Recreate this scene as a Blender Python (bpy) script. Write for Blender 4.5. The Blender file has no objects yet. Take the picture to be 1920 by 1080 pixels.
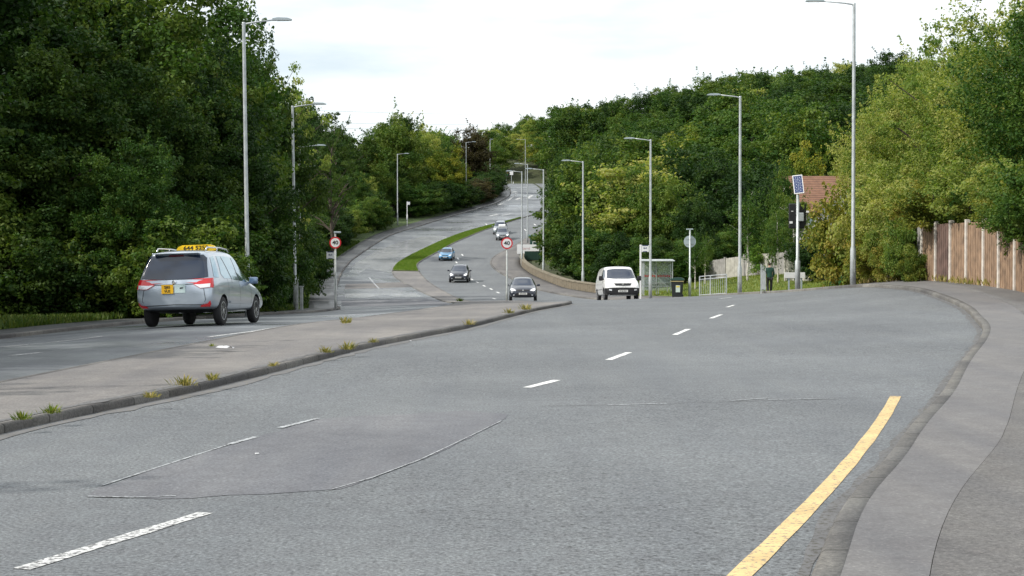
import bpy, bmesh, math, random
import numpy as np
from mathutils import Vector, Matrix
from mathutils.bvhtree import BVHTree
R = math.radians
scene = bpy.context.scene
COL = scene.collection

# ---------------------------------------------------------------- camera, sky, sun
F = 3000.0; HOR = 485.0; EYE = 1.6
PITCH = math.atan((540 - HOR) / F)
cd = bpy.data.cameras.new('camera'); cam = bpy.data.objects.new('camera', cd); COL.objects.link(cam)
cd.sensor_width = 36; cd.lens = 36 * F / 1920; cd.clip_end = 6000; cd.clip_start = 0.2
cam.location = (0, 0, EYE); cam.rotation_euler = (R(90) - PITCH, 0, 0)
scene.camera = cam
SUN_EL, SUN_AZ = R(41), R(-109)        # azimuth from +Y, negative to the left
world = bpy.data.worlds.new('World'); scene.world = world; world.use_nodes = True
wn = world.node_tree; wn.nodes.clear()
def wnode(t, **k):
    n = wn.nodes.new(t)
    for a, b in k.items(): setattr(n, a, b)
    return n
sky = wnode('ShaderNodeTexSky', sky_type='NISHITA', sun_disc=False, sun_elevation=SUN_EL, sun_rotation=SUN_AZ)
bg1 = wnode('ShaderNodeBackground'); bg1.inputs[1].default_value = 0.15
bg2 = wnode('ShaderNodeBackground'); bg2.inputs[0].default_value = (0.95, 0.985, 1.0, 1); bg2.inputs[1].default_value = 1.3
tc = wnode('ShaderNodeTexCoord'); mp = wnode('ShaderNodeMapping'); mp.inputs['Scale'].default_value = (1.6, 1.6, 7.0); mp.inputs['Location'].default_value = (3.1, 0.4, 0.9)
nz = wnode('ShaderNodeTexNoise'); nz.inputs['Scale'].default_value = 1.7; nz.inputs['Detail'].default_value = 7; nz.inputs['Roughness'].default_value = .52
cr = wnode('ShaderNodeValToRGB'); cr.color_ramp.elements[0].position = .34; cr.color_ramp.elements[1].position = .52
cr.color_ramp.elements[0].color = (.42, .42, .42, 1)
mx = wnode('ShaderNodeMixShader'); out = wnode('ShaderNodeOutputWorld')
L = wn.links.new
L(tc.outputs['Generated'], mp.inputs[0]); L(mp.outputs[0], nz.inputs['Vector']); L(nz.outputs[0], cr.inputs[0])
L(sky.outputs[0], bg1.inputs[0]); L(cr.outputs[0], mx.inputs[0]); L(bg1.outputs[0], mx.inputs[1]); L(bg2.outputs[0], mx.inputs[2]); L(mx.outputs[0], out.inputs[0])
sl = bpy.data.lights.new('sun', 'SUN'); sl.energy = 4.4; sl.angle = R(0.6); sl.color = (1, .95, .87)
so = bpy.data.objects.new('sun', sl); COL.objects.link(so)
sdir = Vector((math.sin(SUN_AZ) * math.cos(SUN_EL), math.cos(SUN_AZ) * math.cos(SUN_EL), math.sin(SUN_EL)))
so.rotation_euler = sdir.to_track_quat('Z', 'Y').to_euler()
vs = scene.view_settings; vs.view_transform = 'Standard'; vs.look = 'None'; vs.gamma = 1; vs.exposure = 0.0; vs.use_curve_mapping = False

# ---------------------------------------------------------------- terrain height field
CP = np.array([
(-14,-8,-.05),(0,-8,0),(12,-8,.1),(-14,5,-.05),(-5,5,0),(0,5,0),(5,5,0),(14,5,.15),
(-14,20,-.15),(-6,20,0),(0,20,0),(5.4,20,0.02),(13,20,.25),
(-14,37,-.4),(-7.6,37,.02),(-2,37,0),(4,37,0),(10.5,37,.3),(16,37,.65),
(-12,49,-.4),(-4.5,44,-.12),(1,50,-.05),(7,53,.02),(12.7,50,.58),(18,50,.9),
(-9.5,57,-.45),(-3.5,57,-.32),(2.5,61,-.1),(8.4,62,.05),(12.7,57,.6),(18,60,.9),
(-8.3,70,-.75),(-2.8,70,-.5),(3,72,-.35),(8,72,-.1),(12.4,70,.15),(18,72,.5),
(-9,83,-1.05),(-.3,83,-.6),(5.7,86,-.65),(11.5,81,-.25),(18,85,.15),
(-10.5,100,-1.4),(-2,102,-1.15),(.7,102,-1.1),(8.6,100,-1.0),(14.8,92,-.5),(10.5,85,-.5),(19,100,.3),(13,108,-.15),
(-12,112,-1.35),(0,112,-1.2),(9,112,-.95),(20,112,.65),(-12,124,-.95),(5.5,124,-.88),(15,124,-.2),
(-12,146,-.2),(2.9,146,-.2),(12,146,.2),(-14,167,.9),(1,167,.8),(12,167,1.2),(-14,200,3.5),(1.9,200,3.5),(12,200,3.8),
(-17,240,7.5),(5,240,7.6),(15,240,8),(-8,261,9.5),(5,261,9.6),(15,261,9.8),(-8,300,13.3),(12,300,13.3),
(-5,350,17),(12,350,17),(-2,400,20.3),(12,400,20.3),(-2,430,21.4),(12,430,21.4),(0,470,21.6),(10,470,21.6),
(-30,5,.3),(-30,50,.1),(-30,85,-.6),(-30,112,-.8),(-30,146,.4),(-30,200,4.2),(-30,261,10.3),(-30,350,17.5),(-30,470,21.6),
(30,5,.5),(30,50,1.1),(30,85,.9),(30,112,1.1),(30,146,1.2),(30,200,4.5),(30,261,10.3),(30,350,17.5),(30,470,21.6)], float)
XS, YS = 1.0, 0.45
def _k(d2):
    d2 = np.maximum(d2, 1e-9); return 0.5 * d2 * np.log(d2)
_px = np.stack([CP[:, 0] * XS, CP[:, 1] * YS], 1) / 20
_n = len(CP)
_A = np.zeros((_n + 3, _n + 3))
_A[:_n, :_n] = _k(((_px[:, None] - _px[None]) ** 2).sum(-1)) + np.eye(_n) * 0.004
_A[:_n, _n] = 1; _A[:_n, _n+1:] = _px; _A[_n:, :_n] = _A[:_n, _n:].T
_w = np.linalg.solve(_A, np.concatenate([CP[:, 2], np.zeros(3)]))
def H(x, y):
    x = np.asarray(x, float); y = np.asarray(y, float)
    sh = np.broadcast(x, y).shape
    X = np.broadcast_to(np.clip(x, -30, 30), sh).ravel() / 20; Y = np.broadcast_to(np.clip(y, -8, 470), sh).ravel() * YS / 20
    o = np.empty(len(X))
    for i in range(0, len(X), 20000):
        p = np.stack([X[i:i+20000], Y[i:i+20000]], 1)
        o[i:i+20000] = _k(((p[:, None] - _px[None]) ** 2).sum(-1)) @ _w[:_n] + _w[_n] + p @ _w[_n+1:]
    return o.reshape(sh) if sh else float(o[0])
def sm(t): t = np.clip(t, 0, 1); return t * t * (3 - 2 * t)
# carriageway edges, X as a function of Y
def tab(*p):
    a = np.array(p, float); return lambda y: np.interp(y, a[:, 0], a[:, 1])
def smooth_tab(*p):
    a = np.array(p, float); ys = np.arange(a[0, 0], a[-1, 0] + .01, .5); v = np.interp(ys, a[:, 0], a[:, 1])
    out_ = v.copy()
    for i, y in enumerate(ys):
        w = 1.2 + max(0, y) * .022; k = int(w / .5)
        lo, hi = max(0, i - k), min(len(v), i + k + 1); r = min(i - lo, hi - 1 - i)
        out_[i] = v[i-r:i+r+1].mean()
    return lambda y: np.interp(y, ys, out_)
RR = smooth_tab((-10,-3.2),(-5,-2),(0,-.75),(3,.1),(6,.97),(8,1.53),(9.9,2.02),(12.1,2.83),(14.8,3.69),(17.4,4.65),(22.7,6.35),(28,8.2),(31.5,9.3),(35,10.1),(38,10.85),(43,11.75),(50,12.72),(56,12.72),(62,12.35),(70,11.7),(76,11),(82,10.1),(90,8.8),(100,7.2),(110,5.3),(126,2.1),(145,0),(155,-1.1),(167,-2.2),(176,-2.5),(180,-2.2),(186,-1.6),(193,-.3),(207,1.7),(220,3.8),(240,7),(270,10.5),(300,12),(350,11),(400,9),(430,8),(480,8))
RL = smooth_tab((-10,-6.5),(0,-5.7),(10,-5.05),(14.8,-4.7),(19,-3.75),(28,-2.55),(36,-1.1),(44,-.2),(52,.9),(58,2.0),(61,2.4),(66,2.2),(75,1.2),(83,.35),(100,-2),(110,-3.3),(125,-5.2),(140,-7.2),(150,-8.3),(165,-9.8),(172,-10.1),(185,-9),(201,-7.4),(220,-4.2),(236,-.2),(250,3.9),(270,6),(300,7),(350,6.6),(430,5),(480,5))
CR = smooth_tab((-10,-9.5),(0,-8.3),(10,-7.3),(20,-6.4),(31,-5.35),(44,-4.45),(57,-3.55),(70,-2.75),(83,-2.9),(95,-3.4),(105,-4.4),(115,-5.6),(125,-7.2),(140,-9.6),(150,-11.2),(162,-12.2),(172,-12.3),(185,-11.4),(201,-9.6),(214,-7.5),(226,-4.5),(236,-.75),(250,3.4),(270,5.5),(300,6.5),(350,6.1),(430,4.5),(480,4.5))
CL = smooth_tab((-10,-19),(0,-17.5),(10,-15.9),(20,-14.4),(30,-12.9),(37.5,-12),(49,-11.2),(58,-9.6),(67,-8.9),(75,-8.6),(90,-9.6),(100,-10.9),(115,-12.6),(130,-14.2),(145,-15.6),(158,-16.6),(172,-17.3),(185,-17.2),(200,-16.8),(214,-15.9),(229,-13),(240,-10.9),(248,-9.1),(258,-6.9),(267,-4.8),(278,-2.6),(290,-1.2),(305,-.2),(340,-.2),(355,-.9),(400,-1.3),(430,-1.8),(480,-1.8))
def FRo(y): return np.maximum(RR(y) + 2.4, 0) if False else RR(y) + tabFR(y)
tabFR = tab((-10,18),(0,15.5),(20,8.6),(40,3.3),(50,1.7),(60,2.1),(75,3),(90,3),(110,2.8),(128,2.3),(150,2.6),(165,3),(180,3.4),(200,3.6),(240,2),(480,2))
tabFL = tab((-10,2.5),(40,2.4),(60,2.2),(70,2.0),(90,1.8),(120,2),(160,1.8),(220,2.2),(300,2),(480,2))
# skyline of the woods and the ridge (image x -> image y)
SKY = tab((-200,-260),(60,-200),(300,-110),(380,-35),(425,5),(465,55),(520,108),(560,120),(585,190),(612,222),(650,238),(672,262),(712,258),(722,222),(748,214),(775,240),(795,236),(830,250),(865,238),(890,234),(915,256),(938,246),(960,232),(985,212),(1050,192),(1100,183),(1200,162),(1300,144),(1400,126),(1500,116),(1600,101),(1700,86),(1740,80),(1800,88),(1860,105),(2000,110),(2400,110))
def G(x, y):
    x = np.asarray(x, float); y = np.asarray(y, float)
    h = H(x, y)
    yy = np.maximum(y, 20.); u = x / yy
    uc = np.clip(u, .005, .36)
    Yr = np.interp(uc, [0, .02, .05, .1], [565, 560, 520, 430])
    Zr = EYE + Yr * (HOR - SKY(960 + uc * F)) / F - 12.2
    t = np.clip((y - 120) / (Yr - 120), 0, 1)
    Zh = Zr * t ** .95 - np.maximum(y - Yr, 0) * .06
    wr = sm((x - (RR(y) + 7)) / 26) * sm((y - 120) / 15)
    wf = sm((y - 438) / 55) * sm((u + .06) / .06)
    w = np.maximum(wr, wf)
    g = h * (1 - w) + np.maximum(Zh, h * 0 - 5) * w
    # woods on the left bank rise gently
    g = g + 2.2 * sm((CL(y) - 5 - x) / 14) * sm((y - 90) / 40)
    far = sm((np.hypot(x, y) - 700) / 500)
    return g * (1 - far) + far * 5
def ray(px, py):
    a = (px - 960) / F; b = -(py - 540) / F
    c, s = math.cos(PITCH), math.sin(PITCH)
    return Vector((a, c + b * s, -s + b * c))
def at(px, py, Y):
    d = ray(px, py); d *= Y / d.y; return Vector((d.x, Y, EYE + d.z))
def hit(px, py, off=0.0, y0=5.0, y1=470.0):
    """first ground point under a picture position, starting beyond y0"""
    d = ray(px, py); d /= d.y
    ys = np.arange(y0, y1, .25); xs = d.x * ys; zs = EYE + d.z * ys; g = H(xs, ys) + off
    k = np.nonzero(zs <= g)[0]
    if len(k) == 0 or k[0] == 0:
        k = [int(np.argmin(np.abs(zs - g)))]
    i = k[0]; Y = ys[i]
    if i > 0:
        a = zs[i-1] - g[i-1]; b = zs[i] - g[i]
        if a > 0 >= b: Y = ys[i-1] + .25 * a / (a - b)
    return Vector((d.x * Y, Y, H(d.x * Y, Y) + off))

# ---------------------------------------------------------------- materials
def mat(name):
    m = bpy.data.materials.new(name); m.use_nodes = True; nt = m.node_tree
    return m, nt, nt.nodes['Principled BSDF']
def simple(name, col, rough=.5, metal=0, emit=None, es=0, coat=0, spec=None, alpha=1, trans=0, noise=0, nscale=8, bump=0):
    m, nt, b = mat(name)
    b.inputs['Base Color'].default_value = (*col, 1); b.inputs['Roughness'].default_value = rough; b.inputs['Metallic'].default_value = metal
    if emit: b.inputs['Emission Color'].default_value = (*emit, 1); b.inputs['Emission Strength'].default_value = es
    if coat: b.inputs['Coat Weight'].default_value = coat; b.inputs['Coat Roughness'].default_value = .05
    if spec is not None: b.inputs['Specular IOR Level'].default_value = spec
    if trans: b.inputs['Transmission Weight'].default_value = trans
    if alpha < 1: b.inputs['Alpha'].default_value = alpha
    if noise or bump:
        t = nt.nodes.new('ShaderNodeTexCoord'); n = nt.nodes.new('ShaderNodeTexNoise'); n.inputs['Scale'].default_value = nscale; n.inputs['Detail'].default_value = 6
        nt.links.new(t.outputs['Object'], n.inputs['Vector'])
        if noise:
            r = nt.nodes.new('ShaderNodeValToRGB'); r.color_ramp.elements[0].position = .3; r.color_ramp.elements[1].position = .7
            r.color_ramp.elements[0].color = (*[c * (1 - noise) for c in col], 1); r.color_ramp.elements[1].color = (*[min(1, c * (1 + noise)) for c in col], 1)
            nt.links.new(n.outputs[0], r.inputs[0]); nt.links.new(r.outputs[0], b.inputs['Base Color'])
        if bump:
            bp = nt.nodes.new('ShaderNodeBump'); bp.inputs['Strength'].default_value = bump; bp.inputs['Distance'].default_value = .02
            nt.links.new(n.outputs[0], bp.inputs['Height']); nt.links.new(bp.outputs[0], b.inputs['Normal'])
    return m
def asphalt(name, base, warm=(1, 1, 1), rough=.85, coarse=.35, patch=.25, wet=0.0, bump=.5, joints=False, track=1.0, fret=False):
    m, nt, b = mat(name); N = nt.nodes.new; K = nt.links.new
    t = N('ShaderNodeTexCoord')
    def noise(s, d=6, r=.6, vec=None):
        n = N('ShaderNodeTexNoise'); n.inputs['Scale'].default_value = s; n.inputs['Detail'].default_value = d; n.inputs['Roughness'].default_value = r
        K(vec or t.outputs['Object'], n.inputs['Vector']); return n.outputs[0]
    def ramp(i, a, b_, ca, cb):
        r = N('ShaderNodeValToRGB'); r.color_ramp.elements[0].position = a; r.color_ramp.elements[1].position = b_
        r.color_ramp.elements[0].color = (*ca, 1); r.color_ramp.elements[1].color = (*cb, 1); K(i, r.inputs[0]); return r.outputs[0]
    def mul(a, b_):
        x = N('ShaderNodeMix'); x.data_type = 'RGBA'; x.blend_type = 'MULTIPLY'; x.inputs[0].default_value = 1; K(a, x.inputs[6]); K(b_, x.inputs[7]); return x.outputs[2]
    sp = noise(38, 3, .7)
    v = N('ShaderNodeTexVoronoi'); v.inputs['Scale'].default_value = 26; K(t.outputs['Object'], v.inputs['Vector'])
    c1 = ramp(sp, .32, .68, [base * (1 - coarse) * w for w in warm], [base * (1 + coarse) * w for w in warm])
    c2 = ramp(noise(.22, 5, .62), .35, .68, (1 - patch, 1 - patch, 1 - patch * .9), (1 + patch, 1 + patch * .97, 1 + patch * .9))
    # wheel tracks and stretched stains along the road
    mpn = N('ShaderNodeMapping'); mpn.inputs['Scale'].default_value = (1.4, .12, 1); mpn.inputs['Rotation'].default_value = (0, 0, R(12)); K(t.outputs['Object'], mpn.inputs[0])
    c3 = ramp(noise(1.1, 4, .6, mpn.outputs[0]), .3, .7, (1 - .16 * track, 1 - .15 * track, 1 - .12 * track), (1 + .1 * track, 1 + .09 * track, 1 + .06 * track))
    c4 = ramp(noise(5, 3, .5), .3, .7, (.92, .9, .9), (1.08, 1.08, 1.07))
    c5 = ramp(v.outputs['Distance'], .05, .28, (1.55, 1.52, 1.46), (1, 1, 1))
    c = mul(mul(mul(mul(c1, c2), c3), c4), c5)
    # dark pits
    pit = ramp(noise(14, 5, .8), .26, .33, (.35, .35, .35), (1, 1, 1))
    c = mul(c, pit)
    if fret:
        msk = ramp(noise(.16, 3, .5), .44, .56, (0, 0, 0), (1, 1, 1)); p2 = ramp(noise(17, 6, .82), .40, .47, (.42, .41, .4), (1, 1, 1))
        x = N('ShaderNodeMix'); x.data_type = 'RGBA'; K(msk, x.inputs[0]); x.inputs[6].default_value = (1, 1, 1, 1); K(p2, x.inputs[7]); c = mul(c, x.outputs[2])
    K(c, b.inputs['Base Color'])
    if wet:
        rr = ramp(noise(.13, 4, .55), .42, .6, (rough,) * 3, (rough - wet,) * 3); K(rr, b.inputs['Roughness'])
    else: b.inputs['Roughness'].default_value = rough
    if joints:
        sx_ = N('ShaderNodeSeparateXYZ'); K(t.outputs['Object'], sx_.inputs[0]); dv = N('ShaderNodeMath'); dv.operation = 'DIVIDE'; dv.inputs[1].default_value = .915; K(sx_.outputs[1], dv.inputs[0])
        fr = N('ShaderNodeMath'); fr.operation = 'FRACT'; K(dv.outputs[0], fr.inputs[0]); jc = ramp(fr.outputs[0], .018, .03, (.25, .24, .22), (1, 1, 1)); fl_ = N('ShaderNodeMath'); fl_.operation = 'FLOOR'; K(dv.outputs[0], fl_.inputs[0])
        wn_ = N('ShaderNodeTexWhiteNoise'); wn_.noise_dimensions = '1D'; K(fl_.outputs[0], wn_.inputs['W']); st_ = ramp(wn_.outputs[0], 0, 1, (.82, .8, .77), (1.18, 1.17, 1.12)); K(mul(mul(c, jc), st_), b.inputs['Base Color'])
    bp = N('ShaderNodeBump'); bp.inputs['Strength'].default_value = bump; bp.inputs['Distance'].default_value = .012
    K(sp, bp.inputs['Height']); K(bp.outputs[0], b.inputs['Normal'])
    return m
M = {}
M['road'] = asphalt('worn_asphalt', .152, (.92, 1, 1.06), coarse=.55, bump=.9, patch=.13, track=.5, fret=True)
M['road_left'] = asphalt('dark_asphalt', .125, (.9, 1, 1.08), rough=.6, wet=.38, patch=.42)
M['patch'] = asphalt('smooth_patch_asphalt', .145, (.925, .965, 1.05), coarse=.36, patch=.22, bump=.45)
M['fretted'] = asphalt('fretted_asphalt', .165, (.97, 1, 1.02), coarse=.5, patch=.2, bump=1)
M['footway'] = asphalt('footway_asphalt', .145, (1, .985, .99), coarse=.2, patch=.12, bump=.3)
M['footway_old'] = asphalt('old_footway_asphalt', .12, (1, .99, .98), coarse=.4, patch=.2)
M['footway_far'] = asphalt('brown_footway_asphalt', .12, (1.04, 1, .97), coarse=.3)
M['island'] = asphalt('island_asphalt', .165, (1.04, 1, .96), coarse=.28, patch=.22)
M['kerb'] = asphalt('kerb_concrete', .135, (1.0, .99, .95), coarse=.35, patch=.45, joints=True)
M['kerb_dark'] = asphalt('kerb_dirty', .095, (1.0, .98, .95), coarse=.4, patch=.5, joints=True)
def paint(name, col, wear):
    m, nt, b = mat(name); N = nt.nodes.new; K = nt.links.new
    t = N('ShaderNodeTexCoord'); n = N('ShaderNodeTexNoise'); n.inputs['Scale'].default_value = 22; n.inputs['Detail'].default_value = 8; n.inputs['Roughness'].default_value = .75
    K(t.outputs['Object'], n.inputs['Vector'])
    r = N('ShaderNodeValToRGB'); r.color_ramp.elements[0].position = wear; r.color_ramp.elements[1].position = wear + .07
    r.color_ramp.elements[0].color = (.17, .17, .175, 1); r.color_ramp.elements[1].color = (*col, 1)
    K(n.outputs[0], r.inputs[0])
    n2 = N('ShaderNodeTexNoise'); n2.inputs['Scale'].default_value = 3; K(t.outputs['Object'], n2.inputs['Vector'])
    x = N('ShaderNodeMix'); x.data_type = 'RGBA'; x.blend_type = 'MULTIPLY'; x.inputs[0].default_value = .5; K(r.outputs[0], x.inputs[6]); K(n2.outputs[0], x.inputs[7])
    K(x.outputs[2], b.inputs['Base Color']); b.inputs['Roughness'].default_value = .75
    return m
M['white_line'] = paint('white_road_paint', (.93, .93, .91), .38)
M['white_worn'] = paint('worn_white_road_paint', (.8, .81, .8), .45)
M['faint_line'] = paint('faint_white_road_paint', (.55, .58, .6), .44)
M['yellow_line'] = paint('yellow_road_paint', (.8, .58, .27), .40)
def leaf(name, a, b_, c_, tl=.3):
    """three-tone foliage: colour picked per leaf clump and per plant"""
    m, nt, b = mat(name); N = nt.nodes.new; K = nt.links.new
    at_ = N('ShaderNodeAttribute'); at_.attribute_name = 'tint'
    oi = N('ShaderNodeObjectInfo')
    ad = N('ShaderNodeMath'); ad.operation = 'MULTIPLY_ADD'; ad.inputs[1].default_value = .45; K(oi.outputs['Random'], ad.inputs[0]); 
    sb = N('ShaderNodeMath'); sb.operation = 'SUBTRACT'; sb.inputs[1].default_value = .22; K(at_.outputs['Fac'], sb.inputs[0]); K(sb.outputs[0], ad.inputs[2])
    r = N('ShaderNodeValToRGB'); e = r.color_ramp.elements; e[0].color = (*a, 1); e[1].color = (*c_, 1); e[0].position = .1; e[1].position = .92
    k = e.new(.5); k.color = (*b_, 1)
    K(ad.outputs[0], r.inputs[0]); K(r.outputs[0], b.inputs['Base Color']); b.inputs['Roughness'].default_value = .55; b.inputs['Specular IOR Level'].default_value = .15
    tr = N('ShaderNodeBsdfTranslucent'); ms = N('ShaderNodeMixShader'); ms.inputs[0].default_value = tl
    g = N('ShaderNodeMix'); g.data_type = 'RGBA'; g.blend_type = 'MULTIPLY'; g.inputs[0].default_value = 1; K(r.outputs[0], g.inputs[6]); g.inputs[7].default_value = (1.3, 1.4, .6, 1)
    K(g.outputs[2], tr.inputs[0])
    K(b.outputs[0], ms.inputs[1]); K(tr.outputs[0], ms.inputs[2]); K(ms.outputs[0], nt.nodes['Material Output'].inputs[0])
    return m
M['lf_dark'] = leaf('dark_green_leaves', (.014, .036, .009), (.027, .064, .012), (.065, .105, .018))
M['lf_mid'] = leaf('mid_green_leaves', (.026, .07, .013), (.058, .115, .018), (.12, .165, .028))
M['lf_light'] = leaf('light_green_leaves', (.095, .165, .035), (.21, .265, .06), (.38, .37, .12), .42)
M['lf_lime'] = leaf('bright_green_leaves', (.05, .12, .02), (.1, .2, .03), (.2, .27, .045))
M['lf_yellow'] = leaf('yellowing_leaves', (.06, .12, .015), (.13, .18, .025), (.27, .25, .03))
M['lf_brown'] = leaf('russet_leaves', (.04, .035, .018), (.07, .06, .025), (.12, .1, .035))
M['lf_pine'] = leaf('pine_needles', (.02, .045, .022), (.04, .07, .03), (.07, .1, .035), .15)
M['lf_ivy'] = leaf('ivy_leaves', (.07, .12, .02), (.16, .19, .03), (.3, .24, .05))
M['bark'] = simple('bark', (.07, .055, .04), .9, noise=.5, nscale=9, bump=.6)
M['birch_bark'] = simple('birch_bark', (.5, .47, .42), .8, noise=.45, nscale=7)
def grassmat(name, a, b_, s=1.2):
    m, nt, b = mat(name); N = nt.nodes.new; K = nt.links.new
    t = N('ShaderNodeTexCoord'); n = N('ShaderNodeTexNoise'); n.inputs['Scale'].default_value = s; n.inputs['Detail'].default_value = 9; n.inputs['Roughness'].default_value = .7
    K(t.outputs['Object'], n.inputs['Vector'])
    r = N('ShaderNodeValToRGB'); r.color_ramp.elements[0].position = .35; r.color_ramp.elements[1].position = .65
    r.color_ramp.elements[0].color = (*a, 1); r.color_ramp.elements[1].color = (*b_, 1); K(n.outputs[0], r.inputs[0]); K(r.outputs[0], b.inputs['Base Color'])
    b.inputs['Roughness'].default_value = .9
    bp = N('ShaderNodeBump'); bp.inputs['Strength'].default_value = .8; bp.inputs['Distance'].default_value = .06; n2 = N('ShaderNodeTexNoise'); n2.inputs['Scale'].default_value = 18; K(t.outputs['Object'], n2.inputs['Vector']); K(n2.outputs[0], bp.inputs['Height']); K(bp.outputs[0], b.inputs['Normal'])
    return m
M['ground'] = grassmat('woodland_floor', (.03, .035, .015), (.06, .075, .025), .6)
M['grass'] = grassmat('short_grass', (.08, .13, .02), (.2, .24, .05), 1.3)
M['blade'] = leaf('grass_blades', (.07, .12, .02), (.13, .19, .03), (.24, .24, .06), .4)
M['steel'] = simple('galvanised_steel', (.46, .49, .5), .5, .35, noise=.18, nscale=5)
M['steel_old'] = simple('weathered_steel', (.36, .38, .37), .6, .2, noise=.25, nscale=5)
M['white'] = simple('white_paint', (.8, .8, .8), .4)
M['black'] = simple('black_plastic', (.012, .012, .014), .5)
M['rubber'] = simple('tyre_rubber', (.018, .018, .02), .85)
M['red_sign'] = simple('red_sign_face', (.6, .02, .03), .4)
M['sign_grey'] = simple('grey_sign_back', (.36, .42, .45), .55)
M['glass'] = simple('dark_car_glass', (.012, .022, .045), .04, 0, spec=.7, coat=.25)
M['glass_sky'] = simple('tinted_side_glass', (.3, .42, .48), .04, .9)
M['alloy'] = simple('alloy', (.6, .62, .65), .3, .7)
M['red_lens'] = simple('red_lens', (.5, .015, .02), .15, coat=.6, emit=(.6, .01, .02), es=.12)
M['clear_lens'] = simple('clear_lens', (.75, .77, .8), .12, .2, coat=.8)
M['lit_lens'] = simple('lit_headlight', (.9, .9, .9), .2, emit=(1, .97, .9), es=1.6)
M['plate_y'] = simple('yellow_plate', (.8, .45, .02), .4)
M['plate_w'] = simple('white_plate', (.75, .75, .72), .4)
M['chrome'] = simple('chrome', (.75, .76, .78), .15, 1)
M['grey_paper'] = simple('pale_blue_plate', (.5, .62, .62), .5)
def carpaint(name, c, metal=.3): return simple(name, c, .32, metal, coat=1.0)

# ---------------------------------------------------------------- object helpers
def link(name, me, m=None, parent=None):
    o = bpy.data.objects.new(name, me); COL.objects.link(o)
    if m is not None and me is not None and len(me.materials) == 0: me.materials.append(m)
    if parent is not None: o.parent = parent
    return o
def bmobj(name, bm, m, parent=None, smooth=False):
    me = bpy.data.meshes.new(name); bm.normal_update(); bm.to_mesh(me); bm.free()
    if smooth: me.polygons.foreach_set('use_smooth', [True] * len(me.polygons))
    return link(name, me, m, parent)
def tag(o, label, cat, group=None, kind=None):
    o['label'] = label; o['category'] = cat
    if group: o['group'] = group
    if kind: o['kind'] = kind
    return o
def thing(name, label, cat, loc=(0, 0, 0), rz=0, group=None):
    o = bpy.data.objects.new(name, None); COL.objects.link(o); o.empty_display_size = .3
    o.location = loc; o.rotation_euler = (0, 0, rz)
    return tag(o, label, cat, group)
def dup(o, parent=None):
    c = o.copy(); COL.objects.link(c)
    if parent is not None: c.parent = parent
    for ch in [k for k in bpy.data.objects if k.parent == o]: dup(ch, c)
    return c
def box(bm, c, s, rz=0, rx=0, ry=0, bev=0):
    m = Matrix.Translation(c) @ Matrix.Rotation(rz, 4, 'Z') @ Matrix.Rotation(ry, 4, 'Y') @ Matrix.Rotation(rx, 4, 'X') @ Matrix.Diagonal((*s, 1))
    r = bmesh.ops.create_cube(bm, size=1, matrix=m)
    if bev:
        es = list({e for v in r['verts'] for e in v.link_edges}); bmesh.ops.bevel(bm, geom=es, offset=bev, segments=2, affect='EDGES', profile=.5)
    return r['verts']
def tube(bm, pts, rad, n=10, caps=True):
    pts = [Vector(p) for p in pts]
    if not hasattr(rad, '__len__'): rad = [rad] * len(pts)
    rings = []
    up = None
    for i, p in enumerate(pts):
        d = (pts[min(i+1, len(pts)-1)] - pts[max(i-1, 0)]).normalized()
        if up is None: up = Vector((0, 0, 1)) if abs(d.z) < .9 else Vector((1, 0, 0))
        s = d.cross(up).normalized(); u = s.cross(d).normalized(); up = u
        rings.append([bm.verts.new(p + (s * math.cos(2*math.pi*k/n) + u * math.sin(2*math.pi*k/n)) * rad[i]) for k in range(n)])
    for a, b in zip(rings, rings[1:]):
        for k in range(n): bm.faces.new((a[k], a[(k+1) % n], b[(k+1) % n], b[k]))
    if caps:
        try: bm.faces.new(rings[0][::-1]); bm.faces.new(rings[-1])
        except ValueError: pass
def lathe(bm, prof, n=24, mtx=Matrix()):
    """prof: (radius, z) list, turned round z"""
    rings = [[bm.verts.new(mtx @ Vector((r*math.cos(2*math.pi*k/n), r*math.sin(2*math.pi*k/n), z))) for k in range(n)] for r, z in prof]
    for a, b in zip(rings, rings[1:]):
        for k in range(n): bm.faces.new((a[k], a[(k+1) % n], b[(k+1) % n], b[k]))
    bm.faces.new(rings[0][::-1]); bm.faces.new(rings[-1])
def prism(bm, poly, d, mtx=Matrix()):
    """poly in local xz plane extruded along y by d"""
    a = [bm.verts.new(mtx @ Vector((x, 0, z))) for x, z in poly]; b = [bm.verts.new(mtx @ Vector((x, d, z))) for x, z in poly]
    bm.faces.new(a); bm.faces.new(b[::-1]); n = len(poly)
    for k in range(n): bm.faces.new((a[(k+1) % n], a[k], b[k], b[(k+1) % n]))
def text_mesh(s, size, depth=.003, spacing=1.0):
    cu = bpy.data.curves.new('lettering', 'FONT'); cu.body = s; cu.size = size; cu.extrude = depth; cu.align_x = 'CENTER'; cu.align_y = 'CENTER'; cu.offset = size * .018; cu.space_character = spacing
    o = bpy.data.objects.new('lettering', cu); COL.objects.link(o)
    dg = bpy.context.evaluated_depsgraph_get(); me = bpy.data.meshes.new_from_object(o.evaluated_get(dg))
    bpy.data.objects.remove(o); bpy.data.curves.remove(cu); me.materials.clear(); return me
def lettering(s, size, m, parent, mtx, sx=1.0, name='lettering'):
    me = text_mesh(s, size); me.transform(mtx @ Matrix.Diagonal((sx, 1, 1, 1))); return link(name, me, m, parent)
STAND = Matrix.Rotation(R(90), 4, 'X')      # text lying in xy -> standing in xz, read from -Y
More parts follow.
